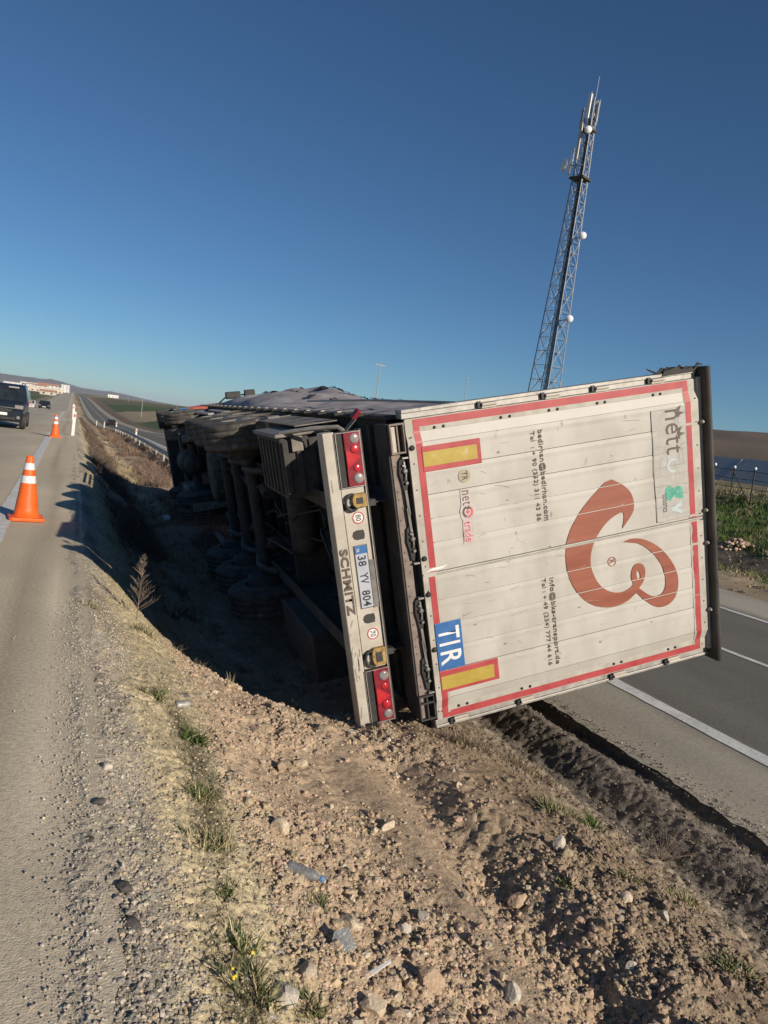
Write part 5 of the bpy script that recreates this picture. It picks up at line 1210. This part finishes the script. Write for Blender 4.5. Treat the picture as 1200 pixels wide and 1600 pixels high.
# dry brush along the median, one mass
def brush(name, n, x0, x1, y0, y1, h, col, alt, pa, per=26, wd=.006, sp=1.0, dens=None, pw=1.0):
    P = scatter(n, x0, x1, y0, y1, dens); m = per; B = np.repeat(P, m, 0); s_ = np.repeat(rng.uniform(.5, 1.2, n), m)*(h if np.isscalar(h) else np.repeat(h, m))
    B[:, :2] += rng.normal(size=(n*m, 2))*(.10*s_/.3)[:, None]*.8; B[:, 2] = G(B[:, 0], B[:, 1])-.01
    base = np.repeat(tint(n, col, .3, alt, pa), m, 0)*rng.uniform(.7, 1.3, (n*m, 1)); dist = np.hypot(B[:, 0], B[:, 1])
    ribbons(name, B, dirs(n*m, sp), s_*rng.uniform(.4, 1.1, n*m), wd*(1+dist/22)*rng.uniform(.6, 1.3, n*m), np.clip(base, .01, .8), M['plant'], kind='stuff')
band = lambda a, b: (lambda X, Y: np.clip(.05+sstep(-.25, .15, fbm(X*.9, Y*.35, 111, 3)), 0, 1))
brush('dry_brush', 620, .75, 1.75, 9.5, 75, .34, (.17, .125, .095), (.10, .08, .065), .4, dens=band(0, 0))
brush('dry_brush', 900, 2.7, 4.55, 11, 90, .42, (.24, .165, .125), (.14, .105, .085), .3, dens=band(0, 0))
brush('dry_brush', 260, 1.6, 2.8, 12, 60, .22, (.42, .34, .22), (.2, .15, .1), .3, dens=band(0, 0))
brush('ditch_weeds', 150, .9, 3.0, 6.5, 13, .12, (.20, .17, .10), (.3, .25, .16), .3, wd=.004)
brush('berm_weeds', 150, 3.8, 5.0, 2.0, 9, .07, (.12, .11, .07), (.24, .2, .13), .4, per=14, wd=.003)
brush('bank_grass', 2600, 24, 37.5, 18, 44, .34, (.085, .135, .035), (.24, .21, .12), .22, per=16, wd=.010, sp=.8, dens=lambda X, Y: np.clip(.1+sstep(-.35, .1, fbm(X*.5, Y*.5, 41, 4)), 0, 1))
brush('bank_grass', 500, 36, 40, 18, 50, .5, (.36, .31, .2), (.2, .19, .1), .3, per=16, wd=.010, sp=.7)
brush('verge_grass', 700, 15.4, 19.5, 8, 32, .3, (.10, .14, .04), (.34, .28, .17), .4, per=16, wd=.007, dens=lambda X, Y: .1+sstep(-.1, .3, fbm(X*.8, Y*.8, 114, 3)))
brush('verge_grass', 300, 19, 24, 10, 32, .3, (.09, .085, .05), (.06, .06, .04), .4, per=16, wd=.008)
brush('verge_grass', 500, -14.5, -11.5, 8, 80, .35, (.16, .15, .07), (.34, .28, .17), .4, per=12, wd=.008)

brush('ground_weeds', 420, .58, .92, 1.9, 5.6, .045, (.15, .13, .085), (.09, .10, .045), .45, per=12, wd=.0035, sp=1.6, dens=lambda X, Y: np.exp(-((X-.74-.06*np.sin(Y*1.9))/.09)**2)*(.1+sstep(-.2, .25, fbm(X*3, Y*1.4, 27, 3))))
brush('ground_weeds', 120, 1.0, 3.6, 1.9, 4.8, .04, (.26, .21, .13), (.09, .12, .05), .3, per=8, wd=.003, sp=1.4)
n = 1500; P = scatter(n, .24, .52, 1.5, 6.5, lambda X, Y: np.exp(-((X-.36-.04*np.sin(Y*2.3))/.08)**2)*sstep(-.2, .3, fbm(X*3, Y*1.5, 25, 3)+.1)); s_ = .007+.022*rng.random(n)**2.5
stones('tar_crumbs', P, s_, tint(n, (.22, .20, .175), .3, (.40, .36, .30), .45), M['stone'], kind='stuff')

n = 2600; P = scatter(n, 4.9, 5.5, 2.2, 9, lambda X, Y: np.exp(-(X-4.9)/.16)); P[:, 2] = zo(P[:, 1])+z1(P[:, 1])+.001; P[P[:, 0] < 4.96, 2] -= .02; s_ = .004+.014*rng.random(n)**3
stones('edge_grit', P, s_, tint(n, (.24, .21, .175), .3, (.40, .36, .29), .3), M['stone'], kind='stuff')

def guardrail():
    o = empty('guardrail', (4.62, 0, 0), label='low grey guardrail along the far carriageway beyond the truck', cat='guardrail')
    ys = np.arange(26, 92, 4.); zz = [float(z1(y)+zo(y)) for y in ys]
    b = MB(); P = [(-.02, .42), (-.05, .47), (-.02, .52), (-.02, .56), (-.05, .61), (-.02, .66), (-.012, .66), (-.04, .61), (-.012, .56), (-.012, .52), (-.04, .47), (-.012, .42)]
    n = len(P); V = [(x, y, z+h-.12) for y, z in zip(ys, zz) for x, h in P]
    b.add(V, [(i*n+k, i*n+(k+1) % n, (i+1)*n+(k+1) % n, (i+1)*n+k) for i in range(len(ys)-1) for k in range(n)]); part(b, 'rail_beam', 'alu', o)
    for y, z in zip(ys, zz): part(MB().box(.0, .09, y-.04, y+.04, z-.4, z+.52), 'rail_post', 'alu', o)
guardrail()
